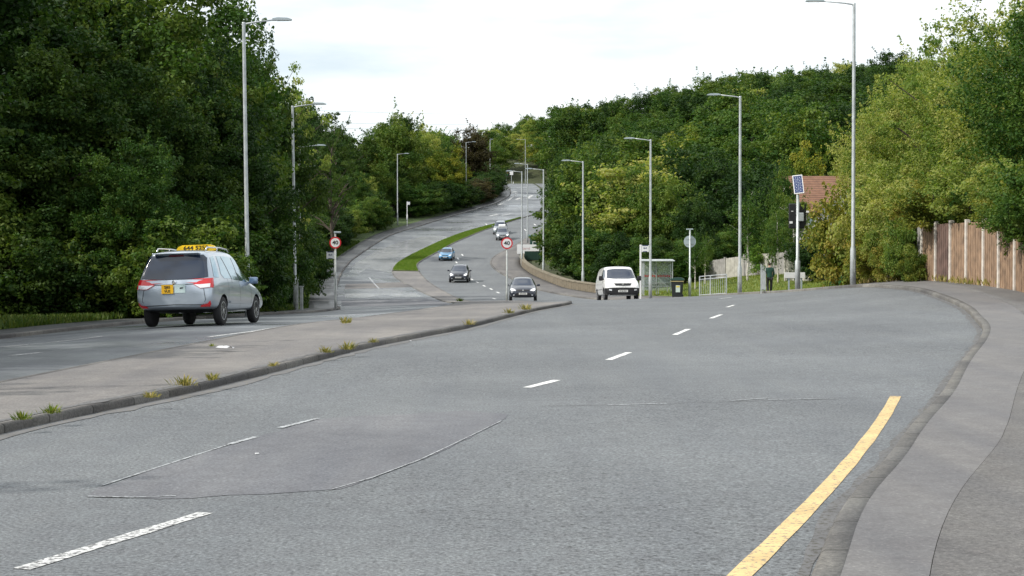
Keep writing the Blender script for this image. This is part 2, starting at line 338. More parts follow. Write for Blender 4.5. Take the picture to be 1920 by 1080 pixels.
# ================================================================ the setting: ground and roads
def struct(name, me, m):
    o = link(name, me, m); o['kind'] = 'structure'; return o
def grid_mesh(name, P, smooth=True):
    """P: rows x cols x 3 array"""
    r, c = P.shape[:2]; me = bpy.data.meshes.new(name)
    idx = np.arange(r * c).reshape(r, c)
    q = np.stack([idx[:-1, :-1], idx[:-1, 1:], idx[1:, 1:], idx[1:, :-1]], -1).reshape(-1, 4)
    me.vertices.add(r * c); me.vertices.foreach_set('co', P.reshape(-1).astype(np.float32))
    me.loops.add(q.size); me.loops.foreach_set('vertex_index', q.reshape(-1).astype(np.int32))
    me.polygons.add(len(q)); me.polygons.foreach_set('loop_start', np.arange(0, q.size, 4, dtype=np.int32))
    me.update(calc_edges=True); me.validate()
    if smooth: me.polygons.foreach_set('use_smooth', [True] * len(me.polygons))
    return me
xs = np.concatenate([np.arange(-1500, -200, 100), np.arange(-200, -60, 10), np.arange(-60, 60, 1.5), np.arange(60, 260, 6), np.arange(260, 1600, 100)])
ys = np.concatenate([np.arange(-200, -20, 20), np.arange(-20, 480, 1.5), np.arange(480, 700, 8), np.arange(700, 3000, 100)])
XX, YY = np.meshgrid(xs, ys)
struct('ground', grid_mesh('ground', np.stack([XX, YY, G(XX, YY) - .07], -1)), M['ground'])
def rowsY(y0, y1):
    a = [y0]
    while a[-1] < y1 - 1e-6:
        y = a[-1]; st = .5 if y < 65 else (1.0 if y < 150 else 2.0); a.append(min(y1, y + st))
    return np.array(a)
def strip(name, fa, fb, y0, y1, m, off=0.0, cols=9, skirt=0.0, camber=0):
    y = rowsY(y0, y1); a = fa(y); b = fb(y); t = np.linspace(0, 1, cols)
    X = a[:, None] + (b - a)[:, None] * t[None]; Y = np.broadcast_to(y[:, None], X.shape)
    Z = H(X, Y) + off
    P = np.stack([X, Y, Z], -1)
    if skirt:
        lo = P[:, :1].copy(); lo[..., 2] -= skirt; hi = P[:, -1:].copy(); hi[..., 2] -= skirt
        P = np.concatenate([lo, P, hi], 1)
    me = grid_mesh(name, P, not skirt)
    return struct(name, me, m)
KH = .12; KW = .15
strip('carriageway', RL, RR, -10, 480, M['road'], 0, 17)
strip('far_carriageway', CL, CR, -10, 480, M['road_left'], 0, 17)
# kerbs: row of kerb stones with a rounded top edge
def kerb(name, f, side, y0, y1, m, h=KH, w=KW, hf=None):
    y = rowsY(y0, y1); a = f(y)
    prof = [(0, -.05), (0, h - .03), (.012, h - .01), (.03, h), (w, h), (w + .01, h - .03)]
    f_ = (hf(y) if hf is not None else y * 0 + 1)
    P = np.stack([np.stack([a + side * dx, y, H(a + side * dx, y) + (dz * f_ if dz > 0 else dz)], -1) for dx, dz in prof], 1)
    if side < 0: P = P[:, ::-1]
    me = grid_mesh(name, P, False); struct(name, me, m)
kerb('kerb', RR, 1, -10, 240, M['kerb'], h=.10)
kerb('island_kerb', RL, -1, -10, 61.0, M['kerb_dark'], h=.09, w=.05)
kerb('island_kerb_end', RL, -1, 61.0, 158.5, M['kerb'], h=.1, hf=tab((61,1),(64,.25),(158,.25)))
kerb('island_far_kerb', CR, 1, -10, 158.2, M['kerb'], h=.08, hf=tab((-10,1),(108,1),(116,.3),(160,.3)))
kerb('left_kerb', CL, -1, -10, 480, M['kerb_dark'], h=.10)
kerb('grass_island_kerb', lambda y: CR(y), 1, 158, 243, M['kerb'], h=.08, w=.12)
kerb('grass_island_right_kerb', lambda y: RL(y), -1, 158, 243, M['kerb'], h=.08, w=.12)
kerb('median_kerb', lambda y: (CR(y) + RL(y)) / 2, 1, 243, 330, M['kerb_dark'], h=.1, w=.2)
SE = smooth_tab((-10,-1),(0,.4),(5,1.3),(7.5,1.94),(10,2.75),(13.6,4.2),(18.5,5.85),(24,7.8),(28,9.4),(34,10.9),(38,11.9),(44,12.9),(50,13.9),(54,14.1),(60,13.9))
strip('footway', lambda y: RR(y) + KW, lambda y: np.minimum(SE(y), RR(y) + tabFR(y)) if True else 0, -10, 58, M['footway'], .098, 7)
strip('outer_footway', lambda y: np.minimum(SE(y), RR(y) + tabFR(y) - .02) + .004, lambda y: RR(y) + tabFR(y), -10, 58, M['footway_old'], .10, 9, .3)
strip('valley_footway', lambda y: RR(y) + KW, lambda y: RR(y) + tabFR(y), 58, 240, M['footway_far'], .09, 5, .3)
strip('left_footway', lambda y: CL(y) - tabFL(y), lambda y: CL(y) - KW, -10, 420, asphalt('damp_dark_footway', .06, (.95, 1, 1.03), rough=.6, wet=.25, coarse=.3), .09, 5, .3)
# paved island between the carriageways: full kerb height up front, sinking flush into the valley
def isl(y0, y1, off, nm, m, a=lambda y: CR(y) + KW, b=lambda y: RL(y) - np.where(y < 61, .05, KW)):
    yy = rowsY(y0, y1); A = a(yy); B = b(yy); t = np.linspace(0, 1, 11)
    X = A[:, None] + (B - A)[:, None] * t; Y = np.broadcast_to(yy[:, None], X.shape)
    z = off(yy)[:, None] + t[None] * 0
    z = z[:, :] * (1 - t[None]) * 1.0 + t[None] * off2(yy)[:, None]
    struct(nm, grid_mesh(nm, np.stack([X, Y, H(X, Y) + z], -1)), m)
off2 = tab((-10,.09),(50,.09),(61,.09),(66,.03),(110,.02),(160,.02))
isl(-10, 159, tab((-10,.08),(108,.08),(116,.02),(160,.02)), 'paved_island', M['island'])
off2 = tab((0,.09),(500,.09))
isl(158.5, 243, tab((0,.09),(500,.09)), 'grass_island', M['grass'], lambda y: CR(y) + .12, lambda y: RL(y) - .12)
# grass verges
strip('verge', lambda y: RR(y) + tabFR(y) + .01, lambda y: RR(y) * 0 + 30, 74, 128, M['grass'], .06, 21)
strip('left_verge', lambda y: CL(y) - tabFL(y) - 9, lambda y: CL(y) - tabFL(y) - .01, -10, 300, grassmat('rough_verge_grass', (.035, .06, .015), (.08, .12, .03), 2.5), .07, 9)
# ---- painted markings and repair patches, laid on the road surface
def subdiv_poly(bm, maxlen):
    for _ in range(7):
        es = [e for e in bm.edges if e.calc_length() > maxlen]
        if not es: break
        bmesh.ops.subdivide_edges(bm, edges=es, cuts=1, use_grid_fill=False); bmesh.ops.triangulate(bm, faces=bm.faces[:])
def lay(name, pts, m, off=.004, maxlen=.8, kind='structure', jag=0):
    bm = bmesh.new(); vs_ = [bm.verts.new((p[0], p[1], 0)) for p in pts]; bm.faces.new(vs_)
    bmesh.ops.triangulate(bm, faces=bm.faces[:]); subdiv_poly(bm, maxlen)
    z = H(np.array([v.co.x for v in bm.verts]), np.array([v.co.y for v in bm.verts]))
    for v, q in zip(bm.verts, z): v.co.z = q + off
    bm.normal_update()
    if sum(f.normal.z for f in bm.faces) < 0: bmesh.ops.reverse_faces(bm, faces=bm.faces[:])
    o = bmobj(name, bm, m); o['kind'] = kind; return o
def P2(px, py, y0=5.): v = hit(px, py, 0, y0); return (v.x, v.y)
def line(name, pix, w, m, off=.004, y0=5., world=None, taper=False, rng=None, rag=0):
    c = [Vector(p) for p in world] if world else [Vector(P2(*p, y0)) for p in pix]
    # resample
    q = [c[0]]
    for a, b in zip(c, c[1:]):
        n = max(1, int((b - a).length / .35))
        for k in range(1, n + 1): q.append(a.lerp(b, k / n))
    Lf, Rt = [], []; rnd = random.Random(len(q) + 3)
    for i, p in enumerate(q):
        d = (q[min(i+1, len(q)-1)] - q[max(i-1, 0)]).normalized(); n = Vector((-d.y, d.x))
        ww = w * (1 + (rnd.random() - .5) * rag)
        Lf.append(p + n * ww / 2); Rt.append(p - n * ww / 2)
    X = np.array([[a.x, (a.x+b.x)/2, b.x] for a, b in zip(Lf, Rt)]); Y = np.array([[a.y, (a.y+b.y)/2, b.y] for a, b in zip(Lf, Rt)])
    me = grid_mesh(name, np.stack([X, Y, H(X, Y) + off], -1)[:, ::-1]); o = link(name, me, m); o['kind'] = 'structure'; return o
YL = [(1.153, 8.06), (1.52, 9.14), (2.68, 12.65), (3.6, 15.6), (4.44, 18.5)]
_c = np.polyfit([p[1] for p in YL], [p[0] for p in YL], 2); YL = [(float(np.polyval(_c, y)), float(y)) for y in np.arange(5, 18.6, .5)]
line('yellow_line', None, .125, M['yellow_line'], world=YL, rag=.12)
for seg, w, mm in [([(40, 1068), (385, 962)], .11, 'white_worn'), ([(988, 727), (1044, 713)], .12, 'white_line'), ([(1141, 675), (1179, 661)], .12, 'white_line'), ([(1265, 628), (1291, 617)], .12, 'white_line'),
                   ([(1333, 597), (1352, 590)], .12, 'white_line'), ([(1363, 576), (1376, 572)], .12, 'white_line'), ([(1350, 560), (1372, 557.5)], .13, 'white_line')]:
    line('lane_mark', seg, w, M[mm], rag=.25)
for a in [(885, 524), (895, 529), (908, 536), (921, 542), (934, 548.5), (927, 560), (867, 478), (859, 485), (856, 492), (912, 420.5), (1003, 421), (985, 431)]:
    p = P2(*a, 84.); L_ = .9 if a[1] < 520 else .8
    line('lane_mark', None, .16, M['white_line'], world=[(p[0] + .1, p[1] - L_ * 1.3), (p[0] - .12, p[1] + L_ * 1.3)])
for seg in [[(0, 651), (100, 642), (190, 631)], [(20, 667), (78, 661)], [(392, 632), (470, 622), (535, 612)]]:
    line('far_lane_mark', seg, .11, M['white_worn'], y0=18., rag=.3)
line('far_lane_mark', [(692, 520), (722, 553)], .12, M['faint_line'], y0=70.)
for seg, w in [([(918, 405), (934, 401.5)], .5), ([(940, 404), (958, 401)], .4), ([(936, 384), (955, 374), (966, 366), (969, 360)], .45), ([(968, 374), (975, 371)], .6), ([(990, 372), (997, 366)], .6), ([(958, 363), (966, 359)], .8)]:
    line('hill_road_mark', seg, w, M['white_worn'], y0=180.)
# repair patch with its two long edges, transverse joint
EDGE = [(162, 934), (190, 914), (300, 878), (430, 836), (480, 821), (597, 786), (700, 779), (760, 777), (880, 770), (955, 778), (935, 793), (860, 830), (790, 862), (700, 897), (640, 917), (560, 922), (420, 930), (300, 936)]
_e = [Vector(P2(*p)) for p in EDGE]; _r = random.Random(8); _q = []
for a_, b_ in zip(_e, _e[1:] + _e[:1]):
    n_ = max(1, int((b_ - a_).length / .18))
    for k_ in range(n_): _q.append(a_.lerp(b_, k_ / n_) + Vector((_r.uniform(-.02, .02), _r.uniform(-.05, .05))))
lay('road_patch', _q, M['patch'], .003, .6)
0 and lay('fretted_patch', [P2(*p) for p in [(-60, 1100), (-60, 840), (120, 815), (420, 800), (560, 792), (470, 818), (300, 890), (150, 934), (420, 934), (600, 926), (640, 935), (480, 985), (300, 1050), (200, 1100)]], M['fretted'], .002, .6)
line('patch_edge', [(622, 919), (700, 896), (790, 862), (860, 829), (940, 790)], .014, M['faint_line'], .007, rag=.9)
line('patch_edge', [(165, 932), (250, 934), (330, 931)], .02, M['faint_line'], .007, rag=.9)
line('patch_edge', [(430, 834), (480, 820)], .05, M['faint_line'], .007, rag=.9)
line('patch_edge', [(525, 803), (597, 785)], .05, M['faint_line'], .007, rag=.9)
line('patch_edge', [(190, 912), (300, 876), (430, 834)], .018, M['faint_line'], .007, rag=.9)
for seg, w in [([(1140, 760), (1250, 757)], .035), ([(1370, 752), (1440, 747)], .03), ([(1440, 750), (1570, 748)], .03)]:
    line('road_joint', seg, w, M['faint_line'], .006, rag=.9)
crack = simple('crack_shadow_tar', (.08, .08, .082), .9)
line('road_joint', [(1010, 762), (1140, 760)], .014, crack, .007, rag=1.5)
line('road_joint', [(1250, 757), (1560, 748), (1700, 745)], .012, crack, .0065, rag=1.5)
0 and line('footway_seam', [(1742, 1080), (1784, 985), (1880, 810), (1902, 725), (1897, 640), (1895, 610), (1876, 577)], .011, crack, .107, rag=1.2)
# band of newer surfacing across the valley on the left carriageway and side dark seal lines
lay('resurfaced_band', [P2(*p, 60.) for p in [(640, 563), (700, 561), (800, 560), (850, 567), (835, 573), (760, 573), (640, 574)]], M['patch'], .003, 2)
lay('resurfaced_band', [P2(*p, 60.) for p in [(648, 533), (700, 531), (772, 528), (788, 538), (720, 540), (646, 542)]], M['footway_far'], .003, 2)
M['grit'] = paint('gutter_grit', (.075, .07, .055), .5)
M['grit_light'] = paint('pale_gutter_grit', (.2, .18, .14), .52)
def edge_dirt(f, off, y0, y1, w, z, m): line('edge_grit', None, w, M[m], z, world=[(float(f(y)) + off, float(y)) for y in np.arange(y0, y1, .4)], rag=1.3)
edge_dirt(RL, -.13, 6, 60, .13, .0945, 'grit'); edge_dirt(RL, .12, 6, 60, .2, .005, 'grit_light'); edge_dirt(RR, -.07, 6, 60, .1, .003, 'grit'); edge_dirt(CL, .12, 20, 80, .2, .003, 'grit')
M['smooth_sheen'] = asphalt('wet_asphalt_painted_sheen', .27, (.95, 1, 1.05), rough=.2, coarse=.15, patch=.3)  # smooth wet asphalt; the sky's pale sheen is painted in as a lighter base
lay('painted_sheen_patch', [P2(*p, 60.) for p in [(652, 512), (668, 492), (700, 474), (742, 456), (790, 444), (828, 442), (845, 446), (800, 462), (768, 478), (750, 494), (752, 505), (730, 511), (690, 503), (670, 514)]], M['smooth_sheen'], .005, 2)
lay('painted_sheen_patch', [P2(*p, 60.) for p in [(644, 543), (690, 541), (735, 542), (782, 550), (792, 557), (740, 556), (718, 552), (690, 559), (648, 560)]], M['smooth_sheen'], .005, 2)
# ================================================================ trees
def leaf_cloud(rng, centers, crad, per, size, droop=0., flat=.65):
    """many leaf-sized faces gathered in clumps; returns verts, faces, tint"""
    n = len(centers) * per
    c = np.repeat(centers, per, 0); r = np.repeat(crad, per)
    d = rng.normal(size=(n, 3)); d /= np.linalg.norm(d, axis=1)[:, None]
    rad = rng.random(n) ** .45 * r
    p = c + d * rad[:, None] * np.array([1, 1, flat])
    p[:, 2] -= droop * rng.random(n) * r
    nm = d * .55 + rng.normal(size=(n, 3)) * .55 + np.array([0, 0, .45]); nm /= np.linalg.norm(nm, axis=1)[:, None]
    a = np.cross(nm, rng.normal(size=(n, 3))); a /= np.linalg.norm(a, axis=1)[:, None]; b = np.cross(nm, a)
    s = size * (.6 + .8 * rng.random(n))[:, None]
    V = np.stack([p - a * s * .5, p + b * s * .3 + nm * s * .06, p + a * s * .5, p - b * s * .3 + nm * s * .06], 1).reshape(-1, 3)
    t = np.repeat(rng.random(len(centers)), per) * .62 + rng.random(n) * .38
    return V, t
def leaf_mesh(name, V, t):
    n = len(V) // 4; me = bpy.data.meshes.new(name)
    me.vertices.add(n * 4); me.vertices.foreach_set('co', V.reshape(-1).astype(np.float32))
    me.loops.add(n * 4); me.loops.foreach_set('vertex_index', np.arange(n * 4, dtype=np.int32))
    me.polygons.add(n); me.polygons.foreach_set('loop_start', np.arange(0, n * 4, 4, dtype=np.int32))
    me.update(calc_edges=True)
    at_ = me.attributes.new('tint', 'FLOAT', 'POINT'); at_.data.foreach_set('value', np.repeat(t, 4).astype(np.float32))
    me.materials.append(M['lf_mid']); return me
def crown_points(rng, n, R_, z0, z1, shape):
    out_ = []; ph = rng.random(8) * 6.28
    while len(out_) < n:
        d = rng.normal(size=3); d /= np.linalg.norm(d)
        az = math.atan2(d[1], d[0]); el = d[2]
        env = 1 + (.5 if shape == 'round' else 1) * .16 * math.sin(2 * az + ph[0] + el * 2) + .13 * math.sin(3 * az + ph[1] - el * 4) + .1 * math.sin(5 * az + ph[2] + el * 6)
        r = rng.random() ** .38 * env
        x, y, z = d * r
        zz = z0 + (z + 1) / 2 * (z1 - z0); f = (z + 1) / 2
        if shape == 'round': w = 1.0
        elif shape == 'egg': w = 1.12 - .42 * f
        elif shape == 'cone': w = 1.25 * (1 - f) + .12
        elif shape == 'birch': w = .95 - .35 * abs(f - .45)
        elif shape == 'column': w = 1.0 + .1 * math.sin(f * 9 + ph[3])
        out_.append((x * R_ * w, y * R_ * w, zz))
    return np.array(out_)
def make_plant(seed, R_, h, base, shape, clumps, per, leaf_s, crad, trunk_r, droop=0., flat=.65, limbs=14, spikes=0):
    """unit plant meshes: (trunk mesh, crown mesh)"""
    rng = np.random.default_rng(seed); rnd = random.Random(seed)
    C = crown_points(rng, clumps, R_ - crad * .5, base, h - crad * .6, shape)
    cr_ = crad * (.6 + .7 * rng.random(clumps))
    if spikes:   # loose sprays that leave the outline
        k = rng.integers(0, clumps, spikes); c0 = np.array([0, 0, (base + h) / 2])
        D = C[k] - c0; ln = np.linalg.norm(D, axis=1)[:, None]; E = C[k] + D / ln * (.35 + .9 * rng.random((spikes, 1))) * crad * 1.4
        U = D / ln + rng.normal(size=D.shape) * .25; U[:, 2] += .25; SE_, SR = [], []
        for q in range(4):
            SE_.append(C[k] + U * crad * (.65 + .24 * q)); SR.append(crad * (.30 - .05 * q) * (.8 + .4 * rng.random(spikes)))
        SE_ = np.concatenate(SE_); SR = np.concatenate(SR)
        V2, t2 = leaf_cloud(rng, SE_, SR, max(5, per // 14), leaf_s * .9, droop, .8)
    V, t = leaf_cloud(rng, C, cr_, per, leaf_s, droop, flat)
    if spikes: V = np.concatenate([V, V2]); t = np.concatenate([t, t2])
    crown = leaf_mesh('crown', V, t)
    bm = bmesh.new(); top = base + (h - base) * .72
    px = [Vector((0, 0, -.4))]; k = 7
    for i in range(1, k + 1): px.append(Vector(((rnd.random() - .5) * .25 * R_ * .3, (rnd.random() - .5) * .25 * R_ * .3, top * i / k)))
    tube(bm, px, [trunk_r * (1.35 if i == 0 else 1) * (1 - .8 * i / k) + .012 for i in range(k + 1)], 8)
    far_ = np.argsort(-np.linalg.norm((C[:clumps] - np.array([0, 0, (base + h) / 2])) / np.array([R_, R_, (h - base) / 2]), axis=1))
    for i in range(limbs):
        c = C[far_[i // 2]] if i % 2 else C[rnd.randrange(clumps)]; z = max(.25 * top, min(top * .95, c[2] - (abs(c[0]) + abs(c[1])) * .55)); f = z / top
        s = Vector((0, 0, z)); e = Vector(c); m_ = s.lerp(e, .5) + Vector((0, 0, .08 * (e - s).length)); r0 = trunk_r * (1 - .75 * f) * .5
        tube(bm, [s, m_, e], [r0, r0 * .6, r0 * .2 + .006], 5, False)
    tm = bpy.data.meshes.new('trunk'); bm.to_mesh(tm); bm.free(); tm.polygons.foreach_set('use_smooth', [True] * len(tm.polygons)); tm.materials.append(M['bark'])
    return tm, crown, h, R_
PL = {}
def proto(k, n, **kw): PL[k] = [make_plant(1000 * (len(PL) + 1) + i, **kw) for i in range(n)]
proto('far', 5, R_=4.6, h=11, base=1.0, shape='egg', clumps=120, per=105, leaf_s=.29, crad=1.05, trunk_r=.2, spikes=40, limbs=6)
proto('pine', 3, R_=3.4, h=12, base=2.5, shape='cone', clumps=90, per=90, leaf_s=.27, crad=.9, trunk_r=.2, flat=.35, spikes=22, limbs=6)
proto('mid', 4, R_=4.4, h=11, base=.9, shape='egg', clumps=170, per=130, leaf_s=.25, crad=.95, trunk_r=.22, spikes=130)
proto('near', 3, R_=4.8, h=12.5, base=1.2, shape='egg', clumps=330, per=190, leaf_s=.17, crad=.8, trunk_r=.26, spikes=260, limbs=24)
proto('birch', 3, R_=3.4, h=10.5, base=1.4, shape='birch', clumps=250, per=190, leaf_s=.11, crad=.6, trunk_r=.14, droop=.9, spikes=260, limbs=14)
proto('shrub', 4, R_=2.3, h=3.6, base=.05, shape='round', clumps=110, per=110, leaf_s=.15, crad=.55, trunk_r=.07, spikes=45)
proto('tallshrub', 3, R_=2.5, h=6.2, base=.05, shape='column', clumps=170, per=120, leaf_s=.18, crad=.62, trunk_r=.1, spikes=60)
proto('sapling', 3, R_=1.5, h=5.6, base=2.0, shape='birch', clumps=70, per=60, leaf_s=.12, crad=.42, trunk_r=.065, droop=.8, spikes=40, limbs=14)
proto('openoak', 2, R_=4.2, h=11.5, base=3.2, shape='round', clumps=190, per=80, leaf_s=.16, crad=.45, trunk_r=.22, flat=.5, spikes=110, limbs=44)
_rnd = random.Random(5)
def plant(kind, x, y, h, lf, label, cat='tree', group=None, name=None, wid=1.0, zoff=0., v=None, bark='bark', parts=True):
    P_ = PL[kind]; i = _rnd.randrange(len(P_)) if v is None else v % len(P_)
    tm, cm, ph, pr = P_[i]; z = float(G(x, y)) + zoff - .05; s = h / ph
    if parts:
        o = thing(name or 'tree', label, cat, (x, y, z), _rnd.random() * 6.28, group)
        t = link('trunk' if 'shrub' not in kind else 'stem', tm, None, o); c = link('crown' if 'shrub' not in kind else 'foliage', cm, None, o)
        if bark != 'bark': t.material_slots[0].link = 'OBJECT'; t.material_slots[0].material = M[bark]
    else:
        o = link(name or 'tree', cm, None); o.location = (x, y, z); o.rotation_euler = (0, 0, _rnd.random() * 6.28); tag(o, label, cat, group); c = o
    o.scale = (s * wid, s * wid, s)
    c.material_slots[0].link = 'OBJECT'; c.material_slots[0].material = M[lf]
    return o
def X_at(px, Y): return (px - 960) / F * Y
def htop(px, ytop, Y, x=None):
    """height a plant at depth Y needs for its top to reach picture row ytop"""
    x = X_at(px, Y); return EYE + Y * (HOR - ytop) / F - float(G(x, Y))
def PT(kind, px, Y, ytop, lf, label, **k):
    return plant(kind, X_at(px, Y), Y, htop(px, ytop, Y), lf, label, **k)
NT = [0]
# ---- wood on the right-hand hill
LB = {'lf_dark': 'dark green broadleaf tree in the wood covering the hillside', 'lf_mid': 'mid green broadleaf tree in the wood covering the hillside',
      'lf_light': 'lighter green tree in the wood covering the hillside', 'lf_pine': 'blue-green pine standing in the hillside wood', 'lf_yellow': 'yellow-green tree in the wood covering the hillside', 'lf_brown': 'russet tree in the wood covering the hillside'}
n_hill = 0; yy = 138.
while yy < 585:
    st = 7.0 + yy * .0125; xx = float(RR(yy)) + 6 + _rnd.random() * 4
    xmax = (.30 if yy < 300 else .285) * yy + 4
    if yy > 450: xx = -.035 * yy - 6 + _rnd.random() * 5
    while xx < xmax:
        x = xx + (_rnd.random() - .5) * st * .7; y = yy + (_rnd.random() - .5) * st * .8; u = x / y; ix = 960 + u * F
        Yr = np.interp(max(u, .0), [0, .02, .05, .1], [565, 560, 520, 430])
        ok = y < Yr + 12 and (x > RR(y) + (9.5 if y < 270 else 6) or y > 452) and not (y < 150 and u > .17)
        if y > 470: ok = y < Yr + 10
        if ok:
            ridge = y > Yr - 70
            r = _rnd.random(); 
            lf = ('lf_pine' if (ridge and r < .5) else 'lf_dark' if r < .45 else 'lf_mid' if r < .92 else 'lf_light' if r < .97 else 'lf_yellow')
            if u < .05 and r < .6: lf = 'lf_mid' if r < .45 else 'lf_light'
            kind = 'pine' if lf == 'lf_pine' else 'far'
            hh = 8.5 + _rnd.random() * 4.5
            if ridge: hh = 9.6 + _rnd.random() * 1.8
            if y < 175: hh *= .9
            bd = 'on the skyline ridge' if ridge else 'half way up the slope' if y > 250 else 'on the lower slope'; sc = 'left end' if u < .035 else 'left half' if u < .12 else 'right half' if u < .2 else 'right end'
            plant(kind, x, y, hh, lf, LB[lf].replace('in the wood covering the hillside', bd).replace('standing in the hillside wood', bd) + ', ' + sc + ' of the wooded hill', group='hillside wood: %s %s %s' % (lf[3:], bd, sc), wid=1.12 + _rnd.random() * .25, name='pine_tree' if kind == 'pine' else 'tree', parts=y < 230)
            n_hill += 1
        xx += st
    yy += st * .92
for i, px in enumerate((1062, 1090, 1122, 1150, 1182, 1214, 1246)):
    PT('far', px, 440 - i * 4, float(SKY(px)) + 2 + (i % 3) * 3, ('lf_mid', 'lf_dark')[i % 2], '%s tree from the left on the hill skyline above the wall and van' % 'first second third fourth fifth sixth seventh'.split()[i])
# ---- wooded bank on the left of the far road
LBL = {'lf_dark': 'dark green tree on the wooded bank left of the climbing road', 'lf_mid': 'mid green tree on the wooded bank left of the climbing road', 'lf_light': 'light green tree on the wooded bank left of the climbing road',
       'lf_brown': 'brownish tree on the wooded bank left of the climbing road', 'lf_yellow': 'yellowish tree on the wooded bank left of the climbing road', 'lf_lime': 'bright green tree on the wooded bank left of the climbing road'}
n_left = 0
for row in range(4):
    y = 92. + row * 3
    while y < 445:
        off = (3.6 if y < 260 else 2.9) + row * (4.8 + y * .006); x = float(CL(y)) - off - (_rnd.random() - .5) * 2.5 - (1.5 if row == 0 else 0); ix = 960 + x / y * F
        if -100 < ix < 960 and not (728 < ix < 778 and y < 241):
            lim = EYE + y * (HOR - float(SKY(ix))) / F - float(G(x, y))
            base = (4.2, 7, 9.5, 12)[row] + (_rnd.random() - .3) * 2.0
            hh = min(base, lim * (.96 + _rnd.random() * .08)) if row < 3 else min(15, lim * (.93 + _rnd.random() * .1))
            if hh > 2.2:
                r = _rnd.random(); lf = 'lf_dark' if r < .3 else 'lf_mid' if r < .82 else 'lf_light' if r < .93 else 'lf_yellow' if r < .95 else 'lf_lime'
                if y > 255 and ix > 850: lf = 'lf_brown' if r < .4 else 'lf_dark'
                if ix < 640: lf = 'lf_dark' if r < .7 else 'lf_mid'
                kind = 'tallshrub' if row == 0 else ('mid' if y < 240 else 'far')
                plant(kind, x, y, hh, lf, LBL[lf].replace('on the wooded bank left of the climbing road', ('at the roadside' if row == 0 else 'in the second row' if row == 1 else 'at the back') + ' of the left bank, ' + (db := 'near the dip' if y < 150 else 'low on the climb' if y < 210 else 'half way up' if y < 290 else 'near the hilltop')), group='left bank trees, %s %s row %s' % (lf[3:], db, 'front second back back'.split()[row]), wid=min(1.7, max(1.0, 5.5 / hh)) if kind != 'tallshrub' else (1.2 if y < 240 else 1.6)); n_left += 1
        y += (4.4 + y * .009) * (1 if row else .55)
# single trees that stand out on that skyline
PT('openoak', 622, 174, 224, 'lf_dark', 'dark spreading oak with sky showing through its branches beyond the second left lamp', wid=.72)
PT('mid', 740, 254, 213, 'lf_mid', 'tall feathery green tree topping the skyline left of the climbing road')
PT('mid', 792, 268, 233, 'lf_light', 'feathery tree just right of the tallest one on the left skyline', wid=.8)
PT('mid', 884, 312, 232, 'lf_brown', 'purple-brown tree on the skyline left of the hilltop')
PT('mid', 838, 266, 278, 'lf_yellow', 'yellow-green rounded tree beside the farther left lamp')
PT('tallshrub', 783, 247, 355, 'lf_yellow', 'yellow-green shrub behind the distant bus stop pole', cat='shrub', name='shrub')
# ---- near wood on the left
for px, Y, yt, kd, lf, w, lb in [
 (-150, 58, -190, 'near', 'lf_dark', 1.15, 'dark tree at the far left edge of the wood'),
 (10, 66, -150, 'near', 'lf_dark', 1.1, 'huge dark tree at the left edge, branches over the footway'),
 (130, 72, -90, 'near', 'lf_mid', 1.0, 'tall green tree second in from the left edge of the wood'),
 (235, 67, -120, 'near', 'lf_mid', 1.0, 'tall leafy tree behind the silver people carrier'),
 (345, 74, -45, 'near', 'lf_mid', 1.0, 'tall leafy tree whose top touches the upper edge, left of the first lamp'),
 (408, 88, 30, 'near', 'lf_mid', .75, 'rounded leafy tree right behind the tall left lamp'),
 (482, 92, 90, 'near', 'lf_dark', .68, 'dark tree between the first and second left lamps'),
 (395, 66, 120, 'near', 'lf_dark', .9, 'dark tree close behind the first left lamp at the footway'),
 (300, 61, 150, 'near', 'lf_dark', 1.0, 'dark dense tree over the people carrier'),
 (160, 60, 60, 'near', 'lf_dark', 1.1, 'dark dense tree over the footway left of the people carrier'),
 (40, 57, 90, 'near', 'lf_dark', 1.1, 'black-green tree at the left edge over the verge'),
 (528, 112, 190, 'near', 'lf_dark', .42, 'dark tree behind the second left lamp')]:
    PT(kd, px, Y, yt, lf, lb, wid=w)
PT('openoak', 515, 106, 105, 'lf_light', 'open branching tree with loose twigs above the second left lamp', wid=.62)
ORD = 'first second third fourth fifth sixth seventh eighth ninth tenth eleventh twelfth thirteenth fourteenth fifteenth sixteenth seventeenth eighteenth'.split()
sh = [(-30, 53, 330), (60, 55, 330), (130, 53.5, 380), (215, 56, 300), (420, 62, 330), (470, 66, 330), (492, 72, 380), (508, 80, 400), (545, 92, 450), (372, 58, 350), (20, 52, 430), (100, 52.5, 450), (190, 54, 420), (478, 69, 440), (500, 75, 450), (515, 86, 360), (562, 112, 420)]
for i, (px, Y, yt) in enumerate(sh):
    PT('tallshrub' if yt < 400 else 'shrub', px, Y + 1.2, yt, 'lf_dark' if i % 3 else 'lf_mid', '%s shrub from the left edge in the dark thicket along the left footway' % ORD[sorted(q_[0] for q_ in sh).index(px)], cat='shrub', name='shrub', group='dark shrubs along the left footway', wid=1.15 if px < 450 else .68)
PT('near', 250, 55.5, 262, 'lf_mid', 'green maple with low spreading boughs behind the people carrier', wid=1.0)
PT('shrub', 285, 53.6, 440, 'lf_mid', 'fresh green bough right above the roof of the people carrier', cat='shrub', name='shrub', wid=1.0)
PT('shrub', 352, 55, 400, 'lf_mid', 'fresh green low bough of leaves right of the people carrier', cat='shrub', name='shrub', wid=1.1)
